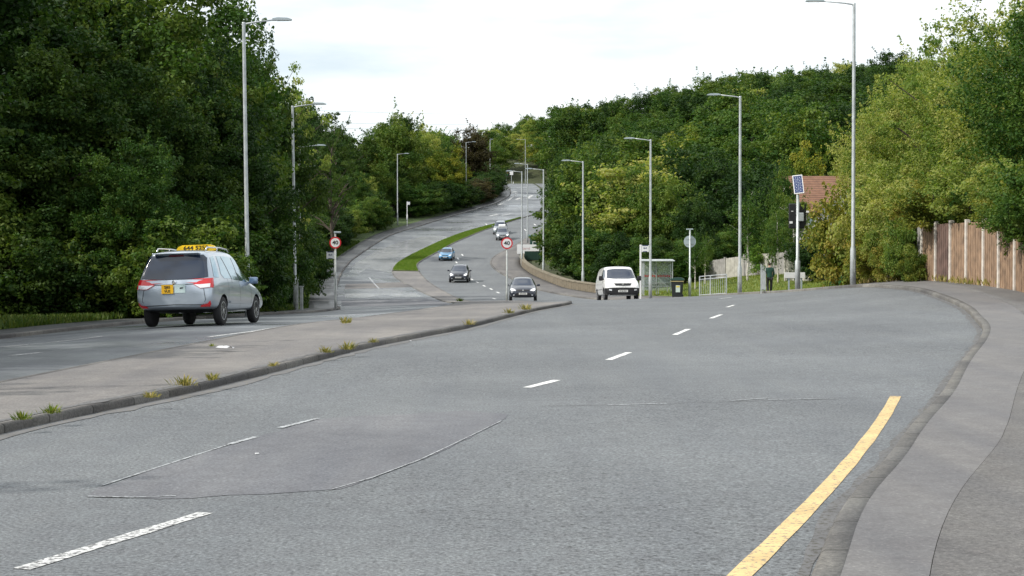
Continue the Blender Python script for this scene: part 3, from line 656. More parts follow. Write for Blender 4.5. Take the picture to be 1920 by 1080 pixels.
# ---- trees behind the wall and the bus stop
for px, Y, yt, kd, lf, w, lb in [
 (1058, 178, 285, 'mid', 'lf_dark', .6, 'dark tree overhanging the road edge at the wall'),
 (1080, 160, 275, 'mid', 'lf_dark', .7, 'dark leafy tree behind the near end of the wall, left of its lamp'),
 (1105, 150, 262, 'mid', 'lf_mid', .95, 'green tree behind the wall directly above the parked van'),
 (1160, 141, 300, 'mid', 'lf_mid', .95, 'green tree behind the van and the bus stop pole'),
 (1210, 136, 330, 'mid', 'lf_mid', .9, 'lighter tree behind the bus shelter'),
 (1262, 132, 325, 'mid', 'lf_mid', .95, 'rounded green tree right of the bus shelter lamp'),
 (1310, 128, 360, 'mid', 'lf_dark', .8, 'dark tree behind the round sign back'),
 (1345, 140, 300, 'mid', 'lf_dark', 1.0, 'dark tree left of the third right lamp'),
 (1392, 138, 370, 'mid', 'lf_mid', .8, 'small tree behind the third right lamp'),
 (1440, 150, 310, 'mid', 'lf_dark', 1.0, 'dark tree left of the solar panel'),
 (1506, 132, 265, 'mid', 'lf_yellow', .62, 'yellow-green tree in front of the red roof'),
 (1462, 120, 400, 'mid', 'lf_dark', .9, 'low dark tree beneath the solar panel'), (1438, 113, 330, 'mid', 'lf_dark', .6, 'dark tree hiding the left end of the house, right of the third lamp'), (1468, 110, 318, 'mid', 'lf_mid', .5, 'leafy tree left of the solar panel, hiding the left of the red roof')]:
    PT(kd, px, Y, yt, lf, lb, wid=w)
hs = [(1062, 152, 400), (1085, 141, 410), (1118, 133, 420), (1165, 127, 430), (1205, 124, 440), (1245, 120, 440), (1285, 118, 445), (1330, 122, 440), (1365, 122, 430), (1140, 128, 470), (1225, 117, 480)]
for i, (px, Y, yt) in enumerate(hs):
    PT('tallshrub', px, Y, yt, 'lf_dark' if i % 2 else 'lf_mid', '%s shrub from the left in the hedge behind the wall and bus shelter' % ORD[sorted(q_[0] for q_ in hs).index(px)], cat='shrub', name='shrub', group='shrubs behind the wall and bus shelter', wid=1.2)
PT('shrub', 1535, 97, 425, 'lf_dark', 'dark round bush above the pale fence', cat='shrub', name='shrub', wid=.9)
PT('shrub', 1440, 112, 440, 'lf_lime', 'bright green bush behind the person in green', cat='shrub', name='shrub', wid=.8)
for px, Y, yt, lb in [(1303, 104, 430, 'slender birch sapling just right of the round sign back'), (1402, 105, 350, 'white-stemmed birch sapling right of the third lamp'), (1458, 100, 390, 'thin birch sapling right of the person'), (1489, 104, 350, 'white-stemmed birch right behind the solar panel post'), (1322, 108, 440, 'birch sapling with drooping stem left of the railing')]:
    PT('sapling', px, Y, yt, 'lf_mid', lb, bark='birch_bark', name='birch_tree', wid=.9)
# ---- big light-green trees and ivy over the board fence on the right
for px, Y, yt, lf, w, lb in [
 (1650, 74, 165, 'lf_light', .78, 'light green birch left of the group behind the board fence'),
 (1735, 70, 90, 'lf_light', 1.0, 'light green birch in the middle of the group behind the board fence'),
 (1820, 62, 60, 'lf_light', .9, 'loose-topped birch towering over the board fence'),
 (1900, 58, -25, 'lf_light', 1.1, 'tall birch at the right edge, behind the board fence'),
 (1985, 52, -60, 'lf_mid', 1.1, 'tree at the extreme right edge over the fence end')]:
    PT('birch', px, Y, yt, lf, lb, name='birch_tree', wid=w)
PT('openoak', 1800, 66, 18, 'lf_light', 'open-branched tree with sky between its twigs above the board fence', wid=.75, v=1)

# the wood goes on to the left of the view; its trees shade the left carriageway
for i, (x, y, h) in enumerate([(-19, 6, 12), (-21, 14, 13), (-19, 22, 12.5), (-22, 29, 13.5), (-20, 36, 13), (-19.5, 44, 13), (-25, 40, 14), (-19, -3, 12)]):
    plant('near', x, y, h, 'lf_dark', 'dark tree of the roadside wood beyond the left edge of the view', group='wood beyond the left edge')
# leave out trees that stand wholly behind others
TR = [o for o in bpy.data.objects if o.get('category') == 'tree' and o.parent is None and o.get('group') != 'wood beyond the left edge']
EL = []
for o in TR:
    cm_ = o if o.type == 'MESH' else [c for c in bpy.data.objects if c.parent == o and c.name.split('.')[0] in ('crown', 'foliage')][0]
    bb = np.array([v[:] for v in cm_.bound_box]); lo, hi = bb.min(0), bb.max(0); s_ = np.array(o.scale)
    EL.append((np.array(o.location) + np.array([0, 0, (lo[2] + hi[2]) / 2 * s_[2]]), np.array([(hi[0] - lo[0]) / 2 * s_[0]] * 2 + [(hi[2] - lo[2]) / 2 * s_[2]])))
EC = np.array([e[0] for e in EL]); ER = np.array([e[1] for e in EL]); rg = np.random.default_rng(2)
DD = rg.normal(size=(90, 3)); DD /= np.linalg.norm(DD, axis=1)[:, None]
EYEP = np.array([0, 0, EYE]); n_cut = 0; scr = []
for i, o in enumerate(TR):
    pt = EC[i] + DD * ER[i] * .9; d = pt - EYEP; ix = 960 + d[:, 0] / d[:, 1] * F; iy = HOR - d[:, 2] / d[:, 1] * F
    vis = (ix > 0) & (ix < 1920) & (iy > 0)
    for j in range(len(TR)):
        if j == i or EC[j][1] > EC[i][1]: continue
        q = (EYEP - EC[j]) / (ER[j] * .72); dd = d / (ER[j] * .72)
        a = (dd ** 2).sum(1); b = 2 * (dd @ q); c = (q ** 2).sum() - 1; disc = b * b - 4 * a * c
        t0 = (-b - np.sqrt(np.maximum(disc, 0))) / (2 * a); vis &= ~((disc > 0) & (t0 > 0) & (t0 < .97))
    scr.append(vis.sum() * ER[i][0] * ER[i][2] / EC[i][1] ** 2)
ordr = sorted(range(len(TR)), key=lambda i: -scr[i])
for r_, i in enumerate(ordr):
    if scr[i] <= 0 or r_ >= 285:
        for c in [c for c in bpy.data.objects if c.parent == TR[i]]: bpy.data.objects.remove(c)
        bpy.data.objects.remove(TR[i]); n_cut += 1
print('trees', len(TR), 'hill', n_hill, 'left', n_left, 'cut', n_cut, 'zero', sum(1 for v in scr if v <= 0))
# ================================================================ vehicles
def ring(s):
    xl, xt, zb, wb, wm, zs, ws, zt, wt = s; zm = zb + (zs - zb) * .55
    xm = xl + (xt - xl) * .3
    return [(xl, 0, zb), (xl, wb, zb), (xl, wm - .02, zb + .1), (xl, wm, zm), (xl + (xt - xl) * .12, (wm + ws) / 2 + .01, zm + (zs - zm) * .6), (xm, ws, zs), (xt, wt, zt - .06), (xt, wt - .16, zt), (xt, 0, zt + .025)]
def car_body(stations, wheels, wr, wtrack):
    bm = bmesh.new(); RS = []
    for s in stations:
        p = ring(s); a = [bm.verts.new(q) for q in p]; b = [bm.verts.new((q[0], -q[1], q[2])) if q[1] > 0 else a[i] for i, q in enumerate(p)]
        RS.append((a, b))
    n = len(RS[0][0])
    for (a, b), (c, d) in zip(RS, RS[1:]):
        for k in range(n - 1):
            bm.faces.new((a[k], a[k+1], c[k+1], c[k])); bm.faces.new((b[k+1], b[k], d[k], d[k+1]))
    for (a, b), rev in ((RS[0], False), (RS[-1], True)):
        for k in range(n - 1):
            f = [a[k+1], a[k], b[k], b[k+1]]; u = []
            for v in f:
                if v not in u: u.append(v)
            bm.faces.new(u[::-1] if rev else u)
    bmesh.ops.recalc_face_normals(bm, faces=bm.faces[:])
    me = bpy.data.meshes.new('body'); bm.to_mesh(me); bm.free(); me.materials.append(M['black'])
    o = bpy.data.objects.new('body', me); COL.objects.link(o)
    md = o.modifiers.new('s', 'SUBSURF'); md.levels = 3; md.render_levels = 3
    tmp = []
    for wx in wheels:
        for sd in (1, -1):
            cb = bmesh.new(); lathe(cb, [(wr + .055, -.3), (wr + .055, .3)], 40, Matrix.Translation((wx, sd * (wtrack + .07), wr)) @ Matrix.Rotation(R(90), 4, 'X'))
            bmesh.ops.recalc_face_normals(cb, faces=cb.faces[:])
            cm_ = bpy.data.meshes.new('c'); cb.to_mesh(cm_); cb.free(); cm_.materials.append(M['black'])
            co = bpy.data.objects.new('c', cm_); COL.objects.link(co); tmp.append(co)
            b = o.modifiers.new('b', 'BOOLEAN'); b.object = co; b.operation = 'DIFFERENCE'; b.solver = 'EXACT'
            if hasattr(b, 'material_mode'): b.material_mode = 'TRANSFER'
    return o, tmp
def finish_body(o, tmp, paint_):
    o.data.materials[0] = paint_
    dg = bpy.context.evaluated_depsgraph_get(); dg.update()
    me = bpy.data.meshes.new_from_object(o.evaluated_get(dg)); me.name = 'body'
    for t in tmp: m_ = t.data; bpy.data.objects.remove(t); bpy.data.meshes.remove(m_)
    bpy.data.objects.remove(o)
    me.polygons.foreach_set('use_smooth', [True] * len(me.polygons))
    try:
        me.set_sharp_from_angle(angle=R(38))
    except Exception: pass
    return me
class Car:
    def __init__(self, name, label, cat, stations, L_, wheels, wr, track, paint_, group=None):
        self.root = thing(name, label, cat, group=group); self.L = L_
        o, tmp = car_body(stations, wheels, wr, track); me = finish_body(o, tmp, paint_)
        self.body = link('body', me, None, self.root)
        self.bvh = BVHTree.FromPolygons([v.co[:] for v in me.vertices], [p.vertices[:] for p in me.polygons])
        self.paint = paint_; self.wr = wr; self.wheelbase = wheels; self.track = track
    def cast(self, view, a, b):
        if view == 'side+': o, d = Vector((a, 3, b)), Vector((0, -1, 0))
        elif view == 'side-': o, d = Vector((a, -3, b)), Vector((0, 1, 0))
        elif view == 'rear': o, d = Vector((-3, a, b)), Vector((1, 0, 0))
        elif view == 'front': o, d = Vector((self.L + 3, a, b)), Vector((-1, 0, 0))
        elif view == 'top': o, d = Vector((a, b, 4)), Vector((0, 0, -1))
        h, n, _, dist = self.bvh.ray_cast(o, d)
        return h, n
    def decal(self, name, view, poly, m, off=.006, parent=None, maxlen=.1, inside=False):
        """a panel cut to an outline and laid on the body's own curved surface"""
        bm = bmesh.new(); vs_ = [bm.verts.new((p[0], p[1], 0)) for p in poly]; bm.faces.new(vs_)
        bmesh.ops.triangulate(bm, faces=bm.faces[:]); subdiv_poly(bm, maxlen); bad = []
        for v in bm.verts:
            h, n = self.cast(view, v.co.x, v.co.y)
            if h is None: bad.append(v)
            else: v.co = h + n * off
        if bad: bmesh.ops.delete(bm, geom=bad, context='VERTS')
        bm.normal_update()
        dv = {'side+': Vector((0, 1, 0)), 'side-': Vector((0, -1, 0)), 'rear': Vector((-1, 0, 0)), 'front': Vector((1, 0, 0)), 'top': Vector((0, 0, 1))}[view]
        if sum((f.normal.dot(dv) for f in bm.faces)) < 0: bmesh.ops.reverse_faces(bm, faces=bm.faces[:])
        return bmobj(name, bm, m, parent or self.root, True)
    def both(self, name, poly, m, **k):
        return [self.decal(name, s, poly, m, **k) for s in ('side+', 'side-')]
    def mirror(self, name, view, poly, m, **k):
        return [self.decal(name, view, poly, m, **k), self.decal(name, view, [(-y, z) for y, z in poly][::-1], m, **k)]
    def wheels(self, spokes=5, rim=.64, rim_m=None):
        for wx in self.wheelbase:
            for sd in (1, -1):
                r = self.wr; T = Matrix.Translation((wx, sd * (self.track + .005), r)) @ Matrix.Rotation(R(-90 * sd), 4, 'X')
                bm = bmesh.new(); lathe(bm, [(r * rim, -.17), (r * .93, -.18), (r, -.15), (r, -.03), (r * .93, 0), (r * rim, -.005)], 32, T)
                bmesh.ops.recalc_face_normals(bm, faces=bm.faces[:])
                w = thing('wheel', None, None) if False else None
                ty = bmobj('wheel', bm, M['rubber'], self.root, True)
                bm = bmesh.new(); q = r * rim
                lathe(bm, [(q, -.1), (q, -.004), (q * .93, -.002), (q * .9, -.03), (q * .86, -.06), (.01, -.065)], 30, T)
                for k in range(spokes):
                    a = 2 * math.pi * k / spokes + .3
                    for e in (-.12, .12):
                        m_ = T @ Matrix.Rotation(a + e * .7, 4, 'Z') @ Matrix.Translation((q * .5, e * q * .3, -.02)) @ Matrix.Diagonal((q * .88, q * .13, .03, 1))
                        bmesh.ops.create_cube(bm, size=1, matrix=m_)
                lathe(bm, [(q * .2, -.05), (q * .2, -.006), (q * .14, 0)], 12, T)
                bmesh.ops.recalc_face_normals(bm, faces=bm.faces[:])
                ri = bmobj('rim', bm, rim_m or M['alloy'], ty)
                bm = bmesh.new(); lathe(bm, [(q * .87, -.058), (q * .3, -.058)], 24, T); bmobj('brake_disc', bm, M['black'], ty)
    def wing_mirrors(self, x, z, w, m, s=(.1, .2, .16)):
        for sd in (1, -1):
            bm = bmesh.new(); box(bm, (x, sd * (w + .1), z), s, bev=.035); box(bm, (x + .02, sd * (w - .03), z - .05), (.06, .12, .05))
            bmobj('wing_mirror', bm, m, self.root, True)
    def numberplate(self, view, text, y, z, size=(.52, .11), m=None, ts=.1, two=None):
        h, n = self.cast(view, y, z); sx = 1 if view == 'front' else -1
        x = h.x + sx * .03
        bm = bmesh.new(); box(bm, (x, y, z), (.02, size[0], size[1]), bev=.006); pl = bmobj('number_plate', bm, m or M['plate_w'], self.root)
        rows = two or [text]
        for i, s in enumerate(rows):
            zz = z + (0 if len(rows) == 1 else (.047 if i == 0 else -.047))
            rot = Matrix.Rotation(R(90), 4, 'Z') if view == 'front' else Matrix.Rotation(R(-90), 4, 'Z')
            lettering(s, ts, M['black'], pl, Matrix.Translation((x + sx * .012, y, zz)) @ rot @ STAND, sx=.95)
        return pl
    def place(self, x, y, heading, zoff=0.0):
        """heading: degrees from +Y towards +X of the car's front; x, y = centre of the car"""
        f = Vector((math.sin(R(heading)), math.cos(R(heading)))); e = 1.3; r = Vector((f.y, -f.x)); g = .75
        zf = float(H(x + f.x * e, y + f.y * e)); zr = float(H(x - f.x * e, y - f.y * e)); zR = float(H(x + r.x * g, y + r.y * g)); zL = float(H(x - r.x * g, y - r.y * g))
        X = Vector((f.x * 2 * e, f.y * 2 * e, zf - zr)).normalized(); Yl = Vector((-r.x * 2 * g, -r.y * 2 * g, zL - zR)); Z = X.cross(Yl).normalized(); Yl = Z.cross(X)
        Mx = Matrix((X, Yl, Z)).transposed().to_4x4()
        o = Vector((x, y, (zf + zr + zR + zL) / 4 + .004 + zoff)); wb = sum(self.wheelbase) / len(self.wheelbase)
        Mx.translation = o - X * wb
        self.root.matrix_world = Mx
# ---------------- silver people carrier used as a taxi
ST = [(.05,.40,.48,.60,.84,1.07,.82,1.68,.66),(.13,.46,.42,.74,.93,1.08,.895,1.76,.72),(.45,.78,.36,.80,.95,1.07,.915,1.80,.715),(1.0,1.2,.32,.82,.955,1.06,.92,1.82,.72),(2.0,2.0,.30,.82,.955,1.04,.92,1.825,.72),
      (2.9,2.65,.30,.82,.955,1.02,.92,1.80,.71),(3.45,2.98,.30,.82,.955,1.0,.915,1.74,.67),(4.02,4.0,.30,.82,.955,.99,.87,1.06,.66),(4.55,4.5,.30,.80,.94,.90,.84,.95,.6),(4.98,4.93,.30,.7,.87,.72,.74,.80,.5),(5.10,5.08,.36,.55,.72,.62,.6,.68,.4)]
silver = carpaint('silver_blue_paint', (.42, .48, .55), .5)
c = Car('people_carrier', 'silver people carrier with a yellow roof sign driving away in the shade', 'taxi', ST, 5.13, (.98, 3.98), .345, .93, silver)
g1 = M['glass_sky']
c.decal('rear_window', 'rear', [(-.80, 1.15), (-.71, 1.60), (-.63, 1.68), (.63, 1.68), (.71, 1.60), (.80, 1.15), (.4, 1.11), (-.4, 1.11)], M['glass'], off=.014, maxlen=.05)
c.both('rear_quarter_window', [(.40, 1.15), (.62, 1.62), (.92, 1.66), (.80, 1.13)], g1)
c.both('sliding_window', [(1.02, 1.22), (1.14, 1.66), (1.42, 1.67), (1.78, 1.12), (1.2, 1.12)], g1)
c.both('door_window', [(1.86, 1.11), (1.50, 1.67), (2.30, 1.66), (2.40, 1.08)], g1)
c.both('door_window', [(2.48, 1.08), (2.40, 1.65), (2.85, 1.62), (3.62, 1.07), (3.45, 1.04)], g1)
c.decal('windscreen', 'front', [(-.74, 1.12), (-.60, 1.66), (.60, 1.66), (.74, 1.12)], M['glass'])
for s in (1, -1):
    q = [(s * .50, 1.005), (s * .55, 1.0), (s * .84, 1.10), (s * .90, 1.115), (s * .90, .90), (s * .72, .87)]
    rl = c.decal('tail_light', 'rear', [(s * .46, .985), (s * .60, 1.06), (s * .86, 1.115), (s * .875, .90), (s * .64, .885)], M['red_lens'], off=.014, maxlen=.05)
    c.decal('reversing_lens', 'rear', [(s * .485, .980), (s * .62, .975), (s * .86, .99), (s * .86, .905), (s * .645, .892)], M['clear_lens'], off=.02, parent=rl, maxlen=.05)
    c.decal('tail_light', 'side+' if s > 0 else 'side-', [(.14, .90), (.12, 1.11), (.34, 1.13), (.20, .89)], M['red_lens'], off=.012, maxlen=.05)
    c.decal('reflector', 'rear', [(s * .62, .46), (s * .66, .50), (s * .80, .53), (s * .86, .60), (s * .86, .52), (s * .82, .46)], M['red_lens'], off=.012, maxlen=.05)
gap = simple('panel_gap', (.03, .035, .04), .6)
def gapline(car, view, pts, w=.012, nm='panel_gap'):
    L_, Rr = [], []
    for i, p in enumerate(pts):
        a = Vector(pts[max(i-1, 0)]); b = Vector(pts[min(i+1, len(pts)-1)]); d = (b - a).normalized(); n = Vector((-d.y, d.x)) * w / 2; L_.append(Vector(p) + n); Rr.append(Vector(p) - n)
    return car.decal(nm, view, L_ + Rr[::-1], gap, off=.005, maxlen=.15)
gapline(c, 'rear', [(-.78, 1.10), (-.46, .99), (.46, .99), (.78, 1.10)], .016)
gapline(c, 'rear', [(-.70, .50), (.0, .52), (.70, .50)], .02)
for s in (1, -1): gapline(c, 'rear', [(s * .72, .88), (s * .76, .62), (s * .70, .50)], .014)
for v in ('side+', 'side-'):
    gapline(c, v, [(1.46, 1.1), (1.38, .6), (1.45, .36)]); gapline(c, v, [(2.44, 1.66), (2.42, 1.08), (2.44, .36)]); gapline(c, v, [(3.5, 1.0), (3.45, .5), (3.40, .38)])
    gapline(c, v, [(1.5, 1.62), (1.84, 1.1), (1.8, 1.0)])
    c.decal('side_trim', v, [(1.5, .52), (3.35, .50), (3.35, .555), (1.5, .575)], silver, off=.022)
    for x in (1.7, 2.62): c.decal('door_handle', v, [(x, .90), (x + .2, .90), (x + .2, .935), (x, .935)], silver, off=.03)
c.decal('lower_bumper', 'rear', [(-.80, .30), (-.78, .40), (.78, .40), (.80, .30)], M['black'], off=.01)
bm = bmesh.new(); box(bm, (.42, 0, 1.72), (.3, 1.12, .03), rx=0, ry=R(4), bev=.012); sp = bmobj('spoiler', bm, silver, c.root)
h, n = c.cast('rear', 0, 1.64); bm = bmesh.new(); box(bm, (h.x - .02, 0, 1.675), (.03, .36, .03), bev=.01); bmobj('brake_light', bm, simple('dark_red_lens', (.16, .01, .02), .2), c.root)
bm = bmesh.new(); box(bm, (.30, .05, 1.11), (.02, .42, .02), ry=0); bmobj('rear_wiper', bm, M['black'], c.root)
h, n = c.cast('rear', 0, 1.04); bm = bmesh.new(); lathe(bm, [(.05, 0), (.05, .015), (.03, .02)], 20, Matrix.Translation((h.x - .004, 0, 1.045)) @ Matrix.Rotation(R(-90), 4, 'Y')); bmobj('badge', bm, M['chrome'], c.root)
c.numberplate('rear', '', .14, .885, (.285, .21), M['plate_y'], .088, two=['SJ65', 'VUS'])
h, n = c.cast('rear', -.16, .90)
bm = bmesh.new(); box(bm, (h.x - .02, -.155, .89), (.015, .27, .2), bev=.006); lp = bmobj('licence_plate', bm, M['grey_paper'], c.root); lettering('BBT', .05, M['black'], lp, Matrix.Translation((h.x - .03, -.2, .905)) @ Matrix.Rotation(R(-90), 4, 'Z') @ STAND)
bm = bmesh.new(); box(bm, (.236, -.52, 1.16), (.006, .1, .05)); bmobj('sticker', bm, simple('blue_sticker', (.4, .5, .75), .5), c.root)
c.wheels(6); c.wing_mirrors(3.42, 1.08, .93, simple('blue_mirror', (.16, .24, .36), .2, .4, coat=.8), (.1, .22, .17))
for s in (1, -1):
    bm = bmesh.new(); tube(bm, [(.75, s * .60, 1.80), (.85, s * .60, 1.87), (1.9, s * .61, 1.885), (2.6, s * .58, 1.86), (2.75, s * .57, 1.80)], .018, 8); tube(bm, [(1.7, s * .6, 1.80), (1.7, s * .6, 1.885)], .016, 6); bmobj('roof_rail', bm, M['chrome'], c.root, True)
sg = bmesh.new(); prism(sg, [(-.49, 0), (-.49, .05), (-.44, .11), (-.34, .145), (.34, .145), (.44, .11), (.49, .05), (.49, 0)], .14, Matrix.Translation((1.95, 0, 1.835)) @ Matrix.Rotation(R(-90), 4, 'Z'))
bmesh.ops.recalc_face_normals(sg, faces=sg.faces[:])
rs = bmobj('roof_sign', sg, simple('yellow_roof_sign', (.85, .55, .02), .35, emit=(.9, .6, .03), es=.12), c.root)
lettering('644 5252', .135, M['black'], rs, Matrix.Translation((1.945, 0, 1.903)) @ Matrix.Rotation(R(-90), 4, 'Z') @ STAND, sx=1.25)
c.place(-7.67, 39.9, 5.8)
TAXI = c
# ---------------- hatchbacks and estates
HB = [(.03,.35,.42,.5,.74,.92,.70,1.30,.48),(.10,.42,.36,.66,.83,.94,.79,1.38,.56),(.40,.72,.28,.72,.865,.95,.835,1.45,.60),(1.0,1.15,.24,.74,.87,.94,.84,1.48,.61),(1.8,1.75,.22,.74,.87,.92,.84,1.48,.61),
      (2.4,2.15,.22,.74,.87,.91,.84,1.45,.59),(2.85,2.42,.22,.74,.87,.90,.83,1.38,.55),(3.30,3.28,.22,.74,.865,.90,.79,.965,.62),(3.75,3.70,.22,.72,.855,.83,.76,.88,.56),(4.10,4.05,.24,.64,.80,.66,.68,.75,.48),(4.22,4.20,.30,.5,.66,.54,.52,.6,.36)]
def hatch(name, label, cat, pcol, tall=1.0, lights=True, grille=True, bar=False, plate='SK12 AVN', lower=None, scale_w=1.0, group=None, metal=.3, roof_m=None):
    st = [(a, b, zb, wb * scale_w, wm * scale_w, zs * (1 + (tall - 1) * .7), ws * scale_w, zt * (tall if zt > 1.1 else 1 + (tall - 1) * .7), wt * scale_w) for a, b, zb, wb, wm, zs, ws, zt, wt in HB]
    k = Car(name, label, cat, st, 4.23, (.80, 3.36), .32 * (1 + (tall - 1) * .5), .85 * scale_w, carpaint(name + '_paint', pcol, metal), group)
    q = (1 + (tall - 1) * .7); w = scale_w
    zt_ = 1.37 * tall; zb_ = 1.01 * q
    k.decal('windscreen', 'front', [(-.70 * w, zb_), (-.52 * w, zt_), (.52 * w, zt_), (.70 * w, zb_), (.35 * w, zb_ - .03), (-.35 * w, zb_ - .03)], M['glass'])
    k.both('door_window', [(1.72, .99 * q), (1.78, 1.38 * tall), (2.2, 1.36 * tall), (2.92, .98 * q)], M['glass'])
    k.both('door_window', [(.75, 1.02 * q), (.92, 1.36 * tall), (1.68, 1.39 * tall), (1.64, .99 * q)], M['glass'])
    k.decal('rear_window', 'rear', [(-.6 * w, 1.02 * q), (-.48 * w, 1.30 * tall), (.48 * w, 1.30 * tall), (.6 * w, 1.02 * q)], M['glass'])
    for s in (1, -1):
        hl = k.decal('headlight', 'front', [(s * .42 * w, .64 * q), (s * .50 * w, .74 * q), (s * .74 * w, .80 * q), (s * .77 * w, .70 * q), (s * .66 * w, .61 * q)], M['clear_lens'], off=.012, maxlen=.05)
        if lights: k.decal('lamp_lens', 'front', [(s * .54 * w, .66 * q), (s * .57 * w, .73 * q), (s * .69 * w, .75 * q), (s * .70 * w, .67 * q), (s * .63 * w, .635 * q)], M['lit_lens'], off=.02, parent=hl, maxlen=.05)
        k.decal('fog_light', 'front', [(s * .52 * w, .36), (s * .52 * w, .42), (s * .60 * w, .42), (s * .60 * w, .36)], M['clear_lens'], off=.02)
        k.decal('tail_light', 'rear', [(s * .60 * w, .8), (s * .56 * w, .98), (s * .72 * w, .98), (s * .73 * w, .8)], M['red_lens'], off=.012)
    k.decal('grille', 'front', [(-.40 * w, .62 * q), (-.36 * w, .70 * q), (.36 * w, .70 * q), (.40 * w, .62 * q)], M['black'], off=.01)
    k.decal('lower_grille', 'front', [(-.50 * w, .33), (-.40 * w, .52 * q), (.40 * w, .52 * q), (.50 * w, .33)], lower or M['black'], off=.01)
    bm = bmesh.new(); h, n = k.cast('front', 0, .66 * q); lathe(bm, [(.055, 0), (.05, .014)], 16, Matrix.Translation((h.x + .01, 0, .66 * q)) @ Matrix.Rotation(R(90), 4, 'Y')); bmobj('badge', bm, M['chrome'], k.root)
    k.numberplate('front', plate, 0, .47, (.52, .115), M['plate_w'], .1)
    for v in ('side+', 'side-'):
        gapline(k, v, [(1.70, .98), (1.68, .34)]); gapline(k, v, [(2.85, .92), (2.84, .38)])
    k.wheels(5); k.wing_mirrors(2.72, 1.0 * q, .87 * w, k.paint, (.09, .19, .14))
    if bar:
        for s in (1, -1):
            bm = bmesh.new(); tube(bm, [(.6, s * .53 * w, 1.43 * tall), (.7, s * .53 * w, 1.49 * tall), (1.9, s * .53 * w, 1.5 * tall), (2.1, s * .51 * w, 1.44 * tall)], .016, 6); bmobj('roof_rail', bm, M['chrome'], k.root)
    return k
def road_heading(fa, fb, y): 
    a = (fa(y) + fb(y)) / 2; b = (fa(y + 3) + fb(y + 3)) / 2; return math.degrees(math.atan2(float(b - a), 3.0))
def put(k, px, py, Y, extra=0):
    x = X_at(px, Y); hd = road_heading(RL, RR, Y); k.place(x, Y + 1.9, 180 + hd * .3 + extra)
k = hatch('dark_hatchback', 'black hatchback with bright headlights low in the dip behind the 40 sign', 'car', (.015, .02, .035), 1.03, plate='SF14 KVD', scale_w=1.03); put(k, 981, 560, 101, 3)
k = hatch('dark_hatchback', 'black hatchback with lit headlights driving down the near lane left of the 40 sign', 'car', (.012, .015, .03), 1.02, plate='SN10 OTB'); put(k, 861, 532, 140, 4)
k = hatch('blue_hatchback', 'light blue hatchback beside the grass island', 'car', (.12, .33, .55), 1.0, lights=False, plate='SC06 YKR'); put(k, 836, 489, 175, 3); k.root.matrix_world = k.root.matrix_world @ Matrix.Diagonal((.88, .88, .9, 1))
k = hatch('estate_car', 'silver and black car with a white roof box, behind the 40 sign disc', 'car', (.18, .2, .22), 1.04, plate='SL09 FWM', bar=True); bm = bmesh.new(); box(bm, (1.3, 0, 1.68), (1.3, .9, .3), bev=.06); bmobj('roof_box', bm, M['white'], k.root); put(k, 942, 459, 205, -4)
k = hatch('sport_utility_car', 'dark silver four-wheel-drive car highest on the hill beside the grass island tip', 'car', (.25, .28, .31), 1.13, plate='SH57 MEU', bar=True, scale_w=1.03); put(k, 938, 437, 214, 0)
# ---------------- white panel van
VN = [(.02,.06,.40,.6,.86,1.05,.82,1.74,.62),(.08,.12,.32,.78,.955,1.10,.93,1.84,.76),(.5,.5,.28,.82,.96,1.10,.94,1.88,.80),(1.5,1.5,.26,.82,.96,1.10,.94,1.89,.80),(2.6,2.6,.26,.82,.96,1.10,.94,1.89,.80),
      (3.25,3.0,.26,.82,.96,1.10,.94,1.87,.79),(3.75,3.32,.26,.82,.96,1.10,.93,1.78,.74),(4.30,4.26,.26,.82,.955,1.08,.88,1.17,.74),(4.65,4.62,.26,.80,.945,1.0,.86,1.06,.70),(4.88,4.86,.24,.72,.89,.84,.80,.92,.62),(4.97,4.96,.30,.58,.74,.66,.64,.74,.48)]
wp = carpaint('white_van_paint', (.82, .82, .81), 0)
k = Car('panel_van', 'white panel van with black bumper coming over the crest beside the bus stop', 'van', VN, 5.0, (.95, 4.02), .335, .92, wp)
k.decal('windscreen', 'front', [(-.78, 1.22), (-.66, 1.70), (-.3, 1.745), (.3, 1.745), (.66, 1.70), (.78, 1.22), (.4, 1.18), (-.4, 1.18)], M['glass'])
k.both('cab_window', [(2.75, 1.18), (2.80, 1.70), (3.2, 1.68), (3.72, 1.30), (3.8, 1.14)], M['glass'])
for s in (1, -1):
    k.decal('headlight', 'front', [(s * .50, .90), (s * .56, .96), (s * .80, 1.07), (s * .84, .97), (s * .70, .87)], M['clear_lens'], off=.012, maxlen=.05)
    k.decal('fog_light', 'front', [(s * .60, .52), (s * .60, .59), (s * .75, .61), (s * .75, .54)], M['clear_lens'], off=.02)
k.decal('grille', 'front', [(-.40, .80), (-.48, .92), (.48, .92), (.40, .80), (0, .78)], M['black'], off=.014)
k.decal('front_bumper', 'front', [(-.88, .30), (-.90, .66), (-.5, .69), (.5, .69), (.90, .66), (.88, .30)], M['black'], off=.012)
k.both('side_bumper', [(4.42, .30), (4.42, .66), (4.85, .66), (4.85, .30)], M['black'], off=.01)
h, n = k.cast('front', 0, .87); bm = bmesh.new(); prism(bm, [(-.05, -.06), (-.06, .04), (0, .065), (.06, .04), (.05, -.06), (0, -.08)], .02, Matrix.Translation((h.x + .035, 0, .87)) @ Matrix.Rotation(R(90), 4, 'Z')); bmobj('badge', bm, M['chrome'], k.root)
k.numberplate('front', 'SY18 KXV', 0, .50, (.52, .115), M['plate_w'], .1)
for v in ('side+', 'side-'):
    gapline(k, v, [(2.66, 1.8), (2.64, .4)]); gapline(k, v, [(3.6, 1.1), (3.62, .5)]); gapline(k, v, [(1.5, 1.8), (1.5, .4)]); gapline(k, v, [(.5, .62), (3.5, .62)], .03)
